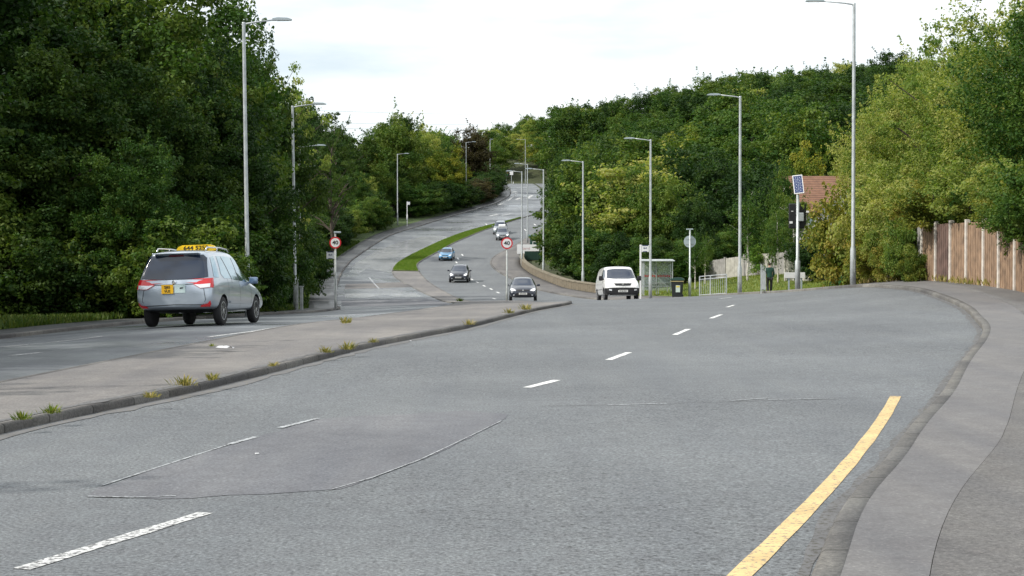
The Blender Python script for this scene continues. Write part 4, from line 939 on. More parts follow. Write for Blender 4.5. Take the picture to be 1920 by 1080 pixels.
k.wheels(6, .6, simple('steel_wheel', (.35, .36, .37), .4, .5)); k.wing_mirrors(3.70, 1.22, .95, M['black'], (.12, .22, .26))
bm = bmesh.new(); box(bm, (3.1, 0, 1.92), (.16, .05, .06), bev=.02); bmobj('roof_aerial', bm, M['black'], k.root)
k.place(X_at(1163, 86), 88.4, 180 - 3.5)
# ================================================================ street furniture
def lamp(px, Y, ytop, label, side, base=None, Hc=10., arm=1.62, m='steel', lean=0., grp='tall street lamps along the road', yb=None, rz=0):
    x = X_at(px, Y); z = float(H(x, Y)) + .05
    h = EYE + Y * (HOR - ytop) / F - z
    o = thing('street_lamp', label, 'street lamp', (x, Y, z), rz, grp)
    o.rotation_euler = (0, R(lean), rz)
    bm = bmesh.new(); lathe(bm, [(.11, -.3), (.11, 1.35), (.075, 1.5), (.068, h * .5), (.058, h - .05), (.062, h), (.0, h + .03)][:-1], 14); bmobj('column', bm, M[m], o, True)
    bm = bmesh.new(); box(bm, (0, -.112, .75), (.09, .02, .5)); bmobj('access_door', bm, M['steel_old'], o)
    bm = bmesh.new(); s = side
    tube(bm, [(0, 0, h - .25), (s * .05, 0, h - .06), (s * .35, 0, h - .01), (s * (arm - .55), 0, h + .07)], [.035, .034, .028, .026], 8); bmobj('bracket_arm', bm, M[m], o, True)
    bm = bmesh.new(); prism(bm, [(-.32, -.03), (-.30, .035), (-.12, .065), (.22, .05), (.36, .0), (.34, -.035)], .2, Matrix.Translation((s * (arm - .3), .1, h + .08)) @ Matrix.Diagonal((s, -1, 1, 1)))
    bmesh.ops.recalc_face_normals(bm, faces=bm.faces[:])
    ln = bmobj('lantern', bm, M['sign_grey'], o)
    bm = bmesh.new(); box(bm, (s * (arm - .25), 0, h + .045), (.42, .15, .02)); bmobj('lamp_lens', bm, M['clear_lens'], ln)
    return o
A_ = 'tall street lamps along the road'
lamp(465, 56, 43, 'tall lamp nearest on the left, rising behind the silver people carrier', 1, lean=-.7)
lamp(554, 80, 199, 'second lamp from the left, lower post smothered in leaves', 1, lean=-.7)
lamp(562, 101, 275, 'left lamp with only its arm poking out of the dark trees', 1)
lamp(557, 124, 314, 'left lamp with only its lantern tip showing below another arm', 1)
lamp(745.5, 228, 289, 'far left lamp standing by the distant bus stop pole', 1)
lamp(874, 266, 267, 'far left lamp below the brownish trees', 1)
lamp(919, 330, 262, 'lamp column poking above the trees at the hilltop', 1, arm=.6)
lamp(1599.5, 60, 7, 'tall lamp nearest on the right, in front of the leafy board fence', -1, arm=1.75)
lamp(1387, 81, 181, 'tall lamp on the right between the two railings', -1)
lamp(1219.5, 100, 262, 'tall lamp in front of the bus shelter', -1)
lamp(1093, 124, 303, 'lamp beside the wall above the white van', -1)
lamp(1019, 146, 318, 'lamp at the low wall with its head among the leaves', -1)
lamp(978.5, 167, 322, 'thin lamp just right of the 40 sign, in front of the white board', -1)
lamp(989, 200, 308, 'taller thin lamp right of the one by the white board', -1)
lamp(985, 430, 262, 'tiny far lamp on the hill above the top of the road', -1, arm=2.4)
# speed limit signs
def speed_sign(px, Y, yc, label, extra=False, post_h=None):
    x = X_at(px, Y); z = float(H(x, Y)) + .02; zc = EYE + Y * (HOR - yc) / F - z
    o = thing('speed_limit_sign', label, 'road sign', (x, Y, z))
    hp = post_h or zc + .3
    bm = bmesh.new(); lathe(bm, [(.06, -.2), (.06, .5), (.045, .55), (.045, hp)], 12); bmobj('post', bm, M['steel_old'], o, True)
    bm = bmesh.new(); lathe(bm, [(.305, 0), (.305, .012)], 40, Matrix.Translation((0, -.055, zc)) @ Matrix.Rotation(R(90), 4, 'X')); fc = bmobj('sign_face', bm, M['red_sign'], o)
    bm = bmesh.new(); lathe(bm, [(.235, 0), (.235, .003)], 40, Matrix.Translation((0, -.068, zc)) @ Matrix.Rotation(R(90), 4, 'X')); bmobj('white_disc', bm, M['white'], fc)
    lettering('40', .27, M['black'], fc, Matrix.Translation((0, -.076, zc - .005)) @ STAND, sx=1.15)
    bm = bmesh.new(); box(bm, (0, -.02, zc), (.5, .03, .04)); bmobj('bracket', bm, M['steel_old'], o)
    return o, zc
speed_sign(950.5, 83, 456, 'round 40 speed limit sign on the end of the paved island')
o, zc = speed_sign(629, 83, 455, 'round 40 speed limit sign on the left footway, with a sign lamp on top', post_h=4.05)
bm = bmesh.new(); box(bm, (.12, -.12, 4.0), (.34, .3, .09), bev=.02); bmobj('sign_lamp', bm, M['sign_grey'], o)
bm = bmesh.new(); box(bm, (0, 0, .0), (.5, .4, .06), bev=.01); bmobj('base', bm, M['kerb_dark'], o)
# bus stops
M['navy'] = simple('navy_panel', (.03, .05, .12), .4)
def bus_stop(px, Y, ytop, label, side, text='BUS', fw=.5, fh=.42, info=True):
    x = X_at(px, Y); z = float(H(x, Y)) + .05; h = EYE + Y * (HOR - ytop) / F - z
    o = thing('bus_stop_pole', label, 'bus stop', (x, Y, z))
    bm = bmesh.new(); box(bm, (0, 0, h / 2 - .1), (.11, .07, h + .2), bev=.015); bmobj('pole', bm, M['white'], o)
    bm = bmesh.new(); box(bm, (side * (fw / 2 + .055), 0, h - fh / 2 - .02), (fw, .04, fh), bev=.01); fl = bmobj('flag', bm, M['white'], o)
    bm = bmesh.new(); box(bm, (side * (fw / 2 + .055), -.024, h - .045), (fw * .8, .006, .05)); bmobj('header_strip', bm, M['navy'], fl)
    bm = bmesh.new(); box(bm, (side * (fw / 2 + .055), -.024, h - fh - .0), (fw * .55, .006, .05)); bmobj('footer_strip', bm, M['navy'], fl)
    lettering(text, .13, M['navy'], fl, Matrix.Translation((side * (fw / 2 + .055), -.026, h - fh * .5)) @ STAND)
    if info: bm = bmesh.new(); box(bm, (-side * .0, -.06, 1.3), (.2, .03, .75), bev=.01); bmobj('timetable_case', bm, M['white'], o)
    return o
bus_stop(1201, 99, 459, 'white bus stop pole with flag right beside the white van', 1, fw=.46, fh=.42, info=False)
bus_stop(629, 92, 471, 'bus stop flag and white timetable just below the left 40 sign', -1, fw=.46)
bus_stop(763.5, 227, 378, 'small white bus stop pole far off at the foot of the left bank', 1, fw=.35, fh=.45)
# shelter
def shelter(x0, x1, Y, ytop):
    xa = X_at(x0, Y); xb = X_at(x1, Y); xc = (xa + xb) / 2; z = float(H(xc, Y)) + .09; h = EYE + Y * (HOR - ytop) / F - z; W = xb - xa; D = 1.25
    o = thing('bus_shelter', 'glass bus shelter with slim grey frame behind the lamp post', 'bus shelter', (xc, Y, z))
    for sx in (-1, 0, 1):
        for yy_ in ((0, D) if sx else (D,)):
            bm = bmesh.new(); box(bm, (sx * (W / 2 - .04), yy_, h / 2), (.06, .06, h)); bmobj('post', bm, M['steel'], o)
    bm = bmesh.new(); box(bm, (0, D / 2 - .1, h + .03), (W + .2, D + .35, .07), rx=R(3), bev=.02); bmobj('roof', bm, M['steel'], o)
    gm, nt, b = mat('shelter_glass'); b.inputs['Base Color'].default_value = (.75, .85, .83, 1); b.inputs['Roughness'].default_value = .05; b.inputs['Alpha'].default_value = .22
    red = simple('red_glass_band', (.5, .03, .03), .5)
    for c_, s_ in (((-W / 4, D, h * .52), (W / 2 - .1, .012, h * .78)), ((W / 4, D, h * .52), (W / 2 - .1, .012, h * .78)), ((-W / 2 + .04, D / 2, h * .52), (.012, D - .1, h * .78)), ((W / 2 - .04, D / 2, h * .52), (.012, D - .1, h * .78))):
        bm = bmesh.new(); box(bm, c_, s_); p = bmobj('glass_panel', bm, gm, o)
        if s_[0] > .1:
            bm = bmesh.new(); n_ = 7
            for i in range(n_): box(bm, (c_[0] + (i - 3) * s_[0] / n_, D - .012, h * .55 + .02 * (i % 2)), (s_[0] / n_ * .62, .006, .12))
            bmobj('red_band', bm, red, p)
    for zz in (.55, h - .15):
        bm = bmesh.new(); box(bm, (0, D - .003, zz), (W - .14, .05, .05)); bmobj('rail', bm, M['steel'], o)
    bm = bmesh.new(); box(bm, (.1, D - .3, .78), (W * .72, .28, .05), bev=.01); sb = bmobj('bench', bm, M['steel_old'], o)
    for s in (-.5, .1, .7):
        bm = bmesh.new(); box(bm, (s, D - .3, .38), (.05, .05, .76)); bmobj('leg', bm, M['steel_old'], sb)
shelter(1206, 1262, 104, 489)
# wheeled litter bin
x = X_at(1270, 97); z = float(H(x, 97)) + .09
o = thing('wheeled_bin', 'dark wheeled bin with a sticker beside the bus shelter', 'bin', (x, 97, z), R(-8))
bm = bmesh.new(); v = box(bm, (0, 0, .56), (.72, .7, 1.0), bev=.04)
for q in bm.verts:
    if q.co.z < .3: q.co.x *= .84; q.co.y *= .84
bmobj('bin_body', bm, simple('black_bin_plastic', (.015, .02, .02), .45), o)
bm = bmesh.new(); prism(bm, [(-.42, 0), (-.42, .07), (-.2, .15), (.2, .17), (.42, .08), (.42, 0)], .78, Matrix.Translation((0, -.4, 1.06))); bmesh.ops.recalc_face_normals(bm, faces=bm.faces[:]); bmobj('lid', bm, simple('dark_green_lid', (.02, .06, .05), .35), o)
bm = bmesh.new(); box(bm, (.05, -.352, .55), (.26, .01, .42)); st_ = bmobj('sticker', bm, simple('pale_sticker', (.5, .6, .55), .5), o)
bm = bmesh.new(); box(bm, (.05, -.3595, .68), (.2, .006, .1)); bmobj('sticker_panel', bm, simple('yellow_sticker_panel', (.6, .5, .08), .5), st_)
bm = bmesh.new(); box(bm, (0, -.365, 1.0), (.8, .03, .05)); bmobj('rim_band', bm, simple('brass_band', (.4, .33, .15), .4), o)
for s in (-1, 1): bm = bmesh.new(); lathe(bm, [(.1, 0), (.1, .06)], 16, Matrix.Translation((s * .3, .25, .1)) @ Matrix.Rotation(R(90), 4, 'Y')); bmobj('wheel', bm, M['rubber'], o)
# round sign seen from behind
x = X_at(1293.5, 97); z = float(H(x, 97)) + .08; h = EYE + 97 * (HOR - 430.5) / F - z; zc = EYE + 97 * (HOR - 453) / F - z
o = thing('speed_limit_sign', 'round sign seen from its grey back, with a small lamp on top of the post', 'road sign', (x, 97, z))
bm = bmesh.new(); lathe(bm, [(.085, -.1), (.085, 1.1), (.05, 1.2), (.045, h)], 12); bmobj('post', bm, M['steel'], o, True)
bm = bmesh.new(); lathe(bm, [(.365, 0), (.365, .015)], 40, Matrix.Translation((0, .075, zc)) @ Matrix.Rotation(R(90), 4, 'X')); bmobj('sign_back', bm, M['sign_grey'], o)
for dz in (-.16, .16): bm = bmesh.new(); box(bm, (0, .05, zc + dz), (.5, .02, .04)); bmobj('rail', bm, M['steel_old'], o)
bm = bmesh.new(); box(bm, (0, .1, h + .02), (.4, .3, .07), bev=.02); bmobj('sign_lamp', bm, M['sign_grey'], o)
# pedestrian guard railings
def railing(px0, px1, Y0, Y1, h, label, bars=13):
    a = Vector((X_at(px0, Y0), Y0)); b = Vector((X_at(px1, Y1), Y1)); d = b - a; Ln = d.length
    z = float(H(a.x, a.y)) + .08; z2 = float(H(b.x, b.y)) + .08
    o = thing('guard_railing', label, 'railing', (a.x, a.y, z), math.atan2(d.y, d.x), 'galvanised railings at the path'); sl_ = (z2 - z) / Ln
    def zz(t): return t * Ln * sl_
    for t in (0, .41, 1): bm = bmesh.new(); box(bm, (t * Ln, 0, zz(t) + h / 2 - .1), (.05, .05, h + .2)); bmobj('post', bm, M['steel'], o)
    for q in (.12, h - .16, h): bm = bmesh.new(); tube(bm, [(0, 0, q), (Ln, 0, q + zz(1))], .022, 8); bmobj('rail', bm, M['steel'], o)
    bm = bmesh.new()
    for i in range(1, bars): t = i / bars; tube(bm, [(t * Ln, 0, .12 + zz(t)), (t * Ln, 0, h - .16 + zz(t))], .009, 6)
    bmobj('infill_bars', bm, M['steel'], o)
railing(1312, 1362, 86, 84, 1.12, 'galvanised guard railing facing the road between the round sign back and tall lamp', 14)
railing(1427, 1435, 72, 80, 1.22, 'galvanised guard railing seen nearly end-on next to the person in green', 12)
# solar powered sign
x = X_at(1495.5, 72); z = float(H(x, 72)) + .1; Y = 72
o = thing('solar_sign_post', 'post with tilted blue solar panel and black sign box', 'solar sign', (x, Y, z))
def zr(py): return EYE + Y * (HOR - py) / F - z
bm = bmesh.new(); lathe(bm, [(.12, -.2), (.12, 1.25), (.075, 1.35), (.065, zr(365))], 14); bmobj('post', bm, M['steel'], o, True)
T = Matrix.Translation((0, -.08, zr(346))) @ Matrix.Rotation(R(-3.5), 4, 'Y') @ Matrix.Rotation(R(-18), 4, 'X') @ Matrix.Rotation(R(-8), 4, 'Z')
bm = bmesh.new(); bmesh.ops.create_cube(bm, size=1, matrix=T @ Matrix.Diagonal((.44, .035, .88, 1))); fr = bmobj('panel_frame', bm, M['white'], o)
bm = bmesh.new(); bmesh.ops.create_cube(bm, size=1, matrix=T @ Matrix.Translation((0, -.019, 0)) @ Matrix.Diagonal((.37, .008, .80, 1))); bmobj('solar_cells', bm, simple('solar_blue', (.03, .05, .16), .35, coat=.3), fr)
bm = bmesh.new()
for i in range(5):
    for j in range(2): bmesh.ops.create_cube(bm, size=1, matrix=T @ Matrix.Translation(((j - .5) * .17, -.0245, (i - 2) * .155)) @ Matrix.Rotation(R(45), 4, 'Y') @ Matrix.Diagonal((.035, .002, .035, 1)))
for i in range(4): bmesh.ops.create_cube(bm, size=1, matrix=T @ Matrix.Translation((0, -.0245, (i - 1.5) * .155)) @ Matrix.Diagonal((.36, .002, .008, 1)))
bmesh.ops.create_cube(bm, size=1, matrix=T @ Matrix.Translation((0, -.0245, 0)) @ Matrix.Diagonal((.008, .0025, .79, 1)))
bmobj('cell_grid', bm, simple('cell_grid_white', (.55, .6, .68), .4), fr)
bm = bmesh.new(); box(bm, (0, .13, zr(405)), (.78, .12, 1.13), bev=.05); sb = bmobj('sign_box', bm, M['black'], o)
bm = bmesh.new(); box(bm, (.12, -.10, zr(407)), (.26, .1, .38), bev=.02); bmobj('battery_box', bm, M['steel'], o)
bm = bmesh.new(); box(bm, (-.29, .064, zr(417)), (.14, .006, .1)); bmobj('label', bm, M['white'], sb)
bm = bmesh.new(); box(bm, (-.24, .064, zr(396)), (.1, .006, .03)); bmobj('label', bm, M['white'], sb)
# street name plate on two posts
x = X_at(1490, 76); z = float(H(x, 76)) + .08
o = thing('street_name_plate', 'blank white board on two short posts beside the solar panel post', 'sign', (x, 76, z))
hh = EYE + 76 * (HOR - 511) / F - z
bm = bmesh.new(); box(bm, (0, 0, hh - .13), (.98, .03, .27), bev=.006); bmobj('board', bm, M['white'], o)
for s in (-.27, .33): bm = bmesh.new(); box(bm, (s, .04, hh / 2 - .1), (.07, .05, hh + .1)); bmobj('post', bm, M['sign_grey'], o)
# utility posts by the second left lamp
for px, yt, Y, w, lb in ((557, 525, 79.5, .12, 'thin weathered marker post at the foot of the second left lamp'), (565, 538, 78, .16, 'stubby pale marker post, right of its thinner neighbour')):
    x = X_at(px, Y); z = float(H(x, Y)) + .05; hh = EYE + Y * (HOR - yt) / F - z
    o = bmesh.new(); box(o, (0, 0, hh / 2), (w, w * .8, hh), bev=.02); box(o, (0, 0, hh + .02), (w * 1.25, w, .05), bev=.01)
    o = bmobj('marker_post', o, M['steel_old']); o.location = (x, Y, z); tag(o, lb, 'post', 'marker posts in the left verge')
# far junction at the top of the hill: traffic lights and a sign
def far_signal(px, Y, label):
    x = X_at(px, Y); z = float(H(x, Y)); o = thing('traffic_light', label, 'traffic light', (x, Y, z), 0, 'signals at the top of the hill')
    bm = bmesh.new(); lathe(bm, [(.09, -.2), (.09, 4.0)], 10); bmobj('post', bm, M['steel_old'], o)
    bm = bmesh.new(); box(bm, (.32, -.1, 3.2), (.75, .05, 1.9), bev=.03); bk = bmobj('backing_board', bm, M['black'], o)
    for i, c_ in enumerate(((.25, .02, .02), (.3, .15, .01), (.02, .35, .1))):
        bm = bmesh.new(); lathe(bm, [(.12, 0), (.12, .12)], 14, Matrix.Translation((.32, -.13, 3.75 - i * .5)) @ Matrix.Rotation(R(90), 4, 'X')); bmobj('signal_lens', bm, simple('signal_lens_%d' % i, c_, .4, emit=c_, es=.6 if i == 2 else 0), bk)
far_signal(949.5, 432, 'black-backed traffic light at the hilltop, left of the road')
x = X_at(959, 436); z = float(H(x, 436)); o = thing('direction_sign', 'small white sign on a post at the hilltop beside the traffic light', 'road sign', (x, 436, z))
bm = bmesh.new(); lathe(bm, [(.07, -.2), (.07, 3.2)], 8); bmobj('post', bm, M['steel'], o)
bm = bmesh.new(); box(bm, (0, -.1, 3.35), (.95, .04, 1.0), bev=.03); bmobj('board', bm, M['white'], o)
for px in (962.5, 985.5):
    x = X_at(px, 437); z = float(H(x, 437)); bm = bmesh.new(); lathe(bm, [(.1, -.2), (.1, .9), (.08, 1.1)], 10); lathe(bm, [(.105, .75), (.105, .9)], 10); o = bmobj('bollard', bm, M['white']); o.location = (x, 437, z)
    tag(o, 'white bollard at the hilltop %s' % ('below the white sign' if px < 970 else 'right of the taller thin lamp'), 'bollard', 'hilltop bollards')
# ---- stone wall along the valley footway
wallpts = [(Y, RR(Y) + tabFR(Y) + .05) for Y in np.arange(118, 176.5, 1.0)]
def wall_run():
    bm = bmesh.new(); o = thing('stone_wall', 'low tan stone wall along the footway up to the van', 'wall', (float(wallpts[0][1]), wallpts[0][0], 0)); ox, oy = wallpts[0][1], wallpts[0][0]
    pr = []
    for Y, x in wallpts:
        z = float(H(x, Y)); hh = .66
        pr.append([bm.verts.new((x - ox, Y - oy, z - .3)), bm.verts.new((x - ox, Y - oy, z + hh)), bm.verts.new((x - ox + .35, Y - oy, z + hh)), bm.verts.new((x - ox + .35, Y - oy, z - .3))])
    for a, b in zip(pr, pr[1:]):
        for k in range(3): bm.faces.new((a[k], b[k], b[k+1], a[k+1]))
    bm.faces.new(pr[0]); bm.faces.new(pr[-1][::-1]); bmesh.ops.recalc_face_normals(bm, faces=bm.faces[:])
    m, nt, b = mat('tan_stone'); N = nt.nodes.new; K = nt.links.new
    t = N('ShaderNodeTexCoord'); mp_ = N('ShaderNodeMapping'); mp_.inputs['Rotation'].default_value = (R(90), 0, R(90)); K(t.outputs['Object'], mp_.inputs[0])
    br = N('ShaderNodeTexBrick'); br.inputs['Scale'].default_value = 2.2; br.inputs['Color1'].default_value = (.17, .135, .09, 1); br.inputs['Color2'].default_value = (.12, .1, .065, 1); br.inputs['Mortar'].default_value = (.2, .18, .14, 1); br.inputs['Mortar Size'].default_value = .02
    K(mp_.outputs[0], br.inputs['Vector']); K(br.outputs[0], b.inputs['Base Color']); b.inputs['Roughness'].default_value = .9
    bmobj('wall', bm, m, o)
    bm = bmesh.new(); pr = []
    for Y, x in wallpts:
        z = float(H(x, Y)) + .66; pr.append([bm.verts.new((x - ox + dx, Y - oy, z + dz)) for dx, dz in ((-.05, .002), (-.05, .1), (.4, .1), (.4, .002))])
    for a, b_ in zip(pr, pr[1:]):
        for k in range(4): bm.faces.new((a[k], b_[k], b_[(k+1) % 4], a[(k+1) % 4]))
    bm.faces.new(pr[0]); bm.faces.new(pr[-1][::-1]); bmesh.ops.recalc_face_normals(bm, faces=bm.faces[:])
    bmobj('coping', bm, simple('coping_stone', (.19, .165, .12), .9, noise=.3, nscale=2), o)
wall_run()
# white advertising board, green container and green shed behind the wall
Y = 179.; 
def zb(py, Y, x): return EYE + Y * (HOR - py) / F
x0, x1 = X_at(969.5, Y), X_at(1005.5, Y); g_ = float(G((x0 + x1) / 2, Y)); zt_ = zb(458.5, Y, 0) - g_; zl = zb(476, Y, 0) - g_
o = thing('advertising_board', 'white board with faint lettering above the far end of the wall', 'sign', ((x0 + x1) / 2, Y, g_))
bm = bmesh.new(); box(bm, (0, 0, (zt_ + zl) / 2), (x1 - x0, .06, zt_ - zl), bev=.01); bb = bmobj('board', bm, M['white'], o)
fl_ = simple('faded_red_letter', (.62, .45, .45), .6); lettering('Service', .46, fl_, bb, Matrix.Translation((.12, -.035, (zt_ + zl) / 2 + .08)) @ STAND)
for s in (-.8, .8): bm = bmesh.new(); box(bm, (s, .07, zl / 2), (.08, .06, zt_)); bmobj('post', bm, M['steel_old'], o)
Y = 176.; x0, x1 = X_at(984, Y), X_at(1024, Y); g_ = float(G((x0 + x1) / 2, Y))
o = thing('storage_container', 'dark green metal container with a white top strip behind the wall', 'container', ((x0 + x1) / 2, Y + 1.2, g_))
zt_ = zb(471, Y, 0) - g_; bm = bmesh.new()
box(bm, (0, 0, zt_ / 2), (x1 - x0, 2.2, zt_)); 
for i in range(14): box(bm, (-(x1 - x0) / 2 + (i + .5) * (x1 - x0) / 14, -1.11, zt_ / 2), (.07, .03, zt_ - .1))
bmobj('container_body', bm, simple('dark_green_metal', (.015, .05, .035), .5), o)
bm = bmesh.new(); box(bm, (.3, -1.12, zt_ + .2), (x1 - x0 - .6, .05, .38), bev=.01); bmobj('header_board', bm, M['white'], o)
Y = 188.; x0, x1 = X_at(994, Y), X_at(1022, Y); g_ = float(G((x0 + x1) / 2, Y)); zt_ = zb(443, Y, 0) - g_
o = thing('kiosk', 'green flat-roofed kiosk above the container', 'kiosk', ((x0 + x1) / 2, Y + 1.5, g_))
bm = bmesh.new(); box(bm, (0, 0, zt_ / 2), (x1 - x0, 2.6, zt_)); bmobj('wall', bm, simple('green_cladding', (.02, .07, .06), .5), o)
bm = bmesh.new(); box(bm, (0, -.1, zt_ + .09), (x1 - x0 + .4, 3.0, .18), bev=.02); bmobj('roof', bm, simple('green_grey_fascia', (.16, .27, .27), .5), o)
bm = bmesh.new()
for zq in (1.0, 1.5): tube(bm, [(-.55, -1.5, zt_ - zq + .35), (1.2, -1.5, zt_ - zq + .35)], .04, 6)
tube(bm, [(-.55, -1.5, zt_ - 1.2), (-.55, -1.5, zt_ - .62)], .04, 6); bmobj('handrail', bm, M['white'], o)
# ---- board fence with concrete posts on the right
M['fence_red'] = simple('red_brown_boards', (.25, .165, .105), .85, noise=.35, nscale=3, bump=.3)
M['fence_dark'] = simple('dark_stained_boards', (.12, .075, .06), .85, noise=.4, nscale=3, bump=.3)
M['fence_grey'] = simple('silvered_boards', (.27, .26, .25), .9, noise=.25, nscale=3, bump=.3)
M['fence_pale'] = simple('pale_grey_boards', (.36, .345, .31), .9, noise=.25, nscale=3, bump=.3)
M['concrete'] = simple('concrete_post', (.52, .48, .43), .9, noise=.25, nscale=6, bump=.2)
def fence(pts, h, label, mats, post, spacing=1.9, nb=12, name='board_fence'):
    pts = [Vector(p) for p in pts]; Ls = [0]
    for a, b in zip(pts, pts[1:]): Ls.append(Ls[-1] + (b - a).length)
    def P(s):
        for i in range(len(pts) - 1):
            if s <= Ls[i+1] or i == len(pts) - 2: return pts[i].lerp(pts[i+1], (s - Ls[i]) / (Ls[i+1] - Ls[i]))
    n = max(1, round(Ls[-1] / spacing)); o = thing(name, label, 'fence', (pts[0].x, pts[0].y, float(G(pts[0].x, pts[0].y)))); inv = Vector((-pts[0].x, -pts[0].y, -o.location.z)); rd = random.Random(n)
    prev = None
    for i in range(n + 1):
        p = P(Ls[-1] * i / n); z = float(G(p.x, p.y)); q = P(min(Ls[-1], Ls[-1] * i / n + .1)) - P(max(0, Ls[-1] * i / n - .1)); an = math.atan2(q.y, q.x)
        if post: bm = bmesh.new(); box(bm, Vector((p.x, p.y, z + h / 2)) + inv, (.16, .15, h + .14), rz=an, bev=.01); bmobj('post', bm, M[post], o)
        if prev is not None:
            a, za = prev; d = (p - a); an = math.atan2(d.y, d.x); bm = bmesh.new(); hz = min(z, za); nn = Vector((-d.y, d.x)).normalized()
            for k in range(nb):
                c_ = a.lerp(p, (k + .5) / nb) ; zz = za + (z - za) * (k + .5) / nb
                jit = (rd.random() - .5) * .02
                box(bm, Vector((c_.x + nn.x * (.012 * (k % 2)), c_.y + nn.y * .012 * (k % 2), zz + h / 2 + jit)) + inv, (d.length / nb * 1.06 - .004, .02, h - .06), rz=an + .004)
            bmobj('board_panel', bm, M[mats[(i - 1) % len(mats)]], o)
        prev = (p, z)
    return o
fence([(12.9, 38.5), (13.9, 43.5), (14.25, 48), (14.35, 53), (14.5, 60), (14.9, 68)], 2.05, 'tall red-brown board fence with concrete posts along the footway, partly under ivy', ['fence_red'] * 7 + ['fence_dark', 'fence_red', 'fence_grey', 'fence_grey', 'fence_dark', 'fence_red', 'fence_grey', 'fence_red', 'fence_dark'], 'concrete', 1.95, 14)
fence([(X_at(1473, 101), 101), (X_at(1562, 96), 96)], 1.75, 'pale weathered board fence on the green below the red roof', ['fence_pale'], 'fence_pale', 2.0, 12)
fence([(X_at(1325, 118), 118), (X_at(1400, 114), 114), (X_at(1474, 108), 108)], 1.6, 'shaded board fence behind the birch saplings', ['fence_grey', 'fence_pale'], 'fence_grey', 2.0, 10)
# small dark shed with pale finial behind the pale fence
x = X_at(1526, 103); g_ = float(G(x, 103)); o = thing('garden_shed', 'dark low shed roof peeping over the pale fence', 'shed', (x, 104.5, g_))
bm = bmesh.new(); box(bm, (0, 0, .9), (2.1, 1.8, 1.8)); bmobj('wall', bm, M['fence_dark'], o)
bm = bmesh.new(); prism(bm, [(-1.2, 1.75), (0, 2.45), (1.2, 1.75), (1.2, 1.68), (-1.2, 1.68)], 2.1, Matrix.Translation((0, -1.05, 0.06))); bmesh.ops.recalc_face_normals(bm, faces=bm.faces[:]); bmobj('roof', bm, simple('shed_felt', (.03, .028, .028), .9), o)
x = X_at(1515, 100.5); g_ = float(G(x, 100.5)); bm = bmesh.new(); lathe(bm, [(.16, 1.9), (.02, 2.45)], 4); lathe(bm, [(.04, -.1), (.04, 1.9)], 6); o = bmobj('finial', bm, M['concrete']); o.location = (x, 101.6, g_); tag(o, 'small pointed pale finial sticking up behind the pale fence', 'finial')
# ---- house
Y = 117.; xL, xR_ = X_at(1490, Y), X_at(1640, Y); g_ = float(G((xL + xR_) / 2, Y)); ez = EYE + Y * (HOR - 394) / F - g_; rz_ = EYE + (Y + 4) * (HOR - 333) / F - g_; W = xR_ - xL
m, nt, b = mat('orange_roof_tiles'); N = nt.nodes.new; K = nt.links.new
t = N('ShaderNodeTexCoord'); wv = N('ShaderNodeTexWave'); wv.bands_direction = 'Z'; wv.inputs['Scale'].default_value = 2.2; wv.inputs['Distortion'].default_value = .3; K(t.outputs['Object'], wv.inputs['Vector'])
r = N('ShaderNodeValToRGB'); r.color_ramp.elements[0].color = (.17, .085, .055, 1); r.color_ramp.elements[1].color = (.33, .17, .1, 1); K(wv.outputs[0], r.inputs[0])
n2 = N('ShaderNodeTexNoise'); n2.inputs['Scale'].default_value = 2.5; K(t.outputs['Object'], n2.inputs['Vector']); x_ = N('ShaderNodeMix'); x_.data_type = 'RGBA'; x_.blend_type = 'MULTIPLY'; x_.inputs[0].default_value = .6; K(r.outputs[0], x_.inputs[6]); K(n2.outputs[0], x_.inputs[7]); K(x_.outputs[2], b.inputs['Base Color']); b.inputs['Roughness'].default_value = .85
bp = N('ShaderNodeBump'); bp.inputs['Distance'].default_value = .05; K(wv.outputs[0], bp.inputs['Height']); K(bp.outputs[0], b.inputs['Normal']); M['tiles'] = m
M['render'] = simple('pale_render', (.5, .48, .47), .9, noise=.08, nscale=2)
o = thing('house', 'house with orange-brown tiled roof and pale walls behind the trees', 'house', ((xL + xR_) / 2, Y, g_))
bm = bmesh.new(); prism(bm, [(0, -.5), (0, ez), (4.0, rz_ - .1), (8.0, ez), (8.0, -.5)], W, Matrix.Translation((W / 2, 0, 0)) @ Matrix.Rotation(R(90), 4, 'Z')); bmesh.ops.recalc_face_normals(bm, faces=bm.faces[:]); wl = bmobj('wall', bm, M['render'], o)
bm = bmesh.new(); prism(bm, [(-.45, ez - .2), (-.45, ez - .05), (4.0, rz_ + .12), (8.45, ez - .05), (8.45, ez - .2), (4.0, rz_ - .05)], W + .6, Matrix.Translation((W / 2 + .3, 0, 0)) @ Matrix.Rotation(R(90), 4, 'Z')); bmesh.ops.recalc_face_normals(bm, faces=bm.faces[:]); rf = bmobj('roof', bm, M['tiles'], o)
bm = bmesh.new(); box(bm, (0, -.50, ez - .13), (W + .6, .09, .14)); bmobj('gutter', bm, M['white'], rf)
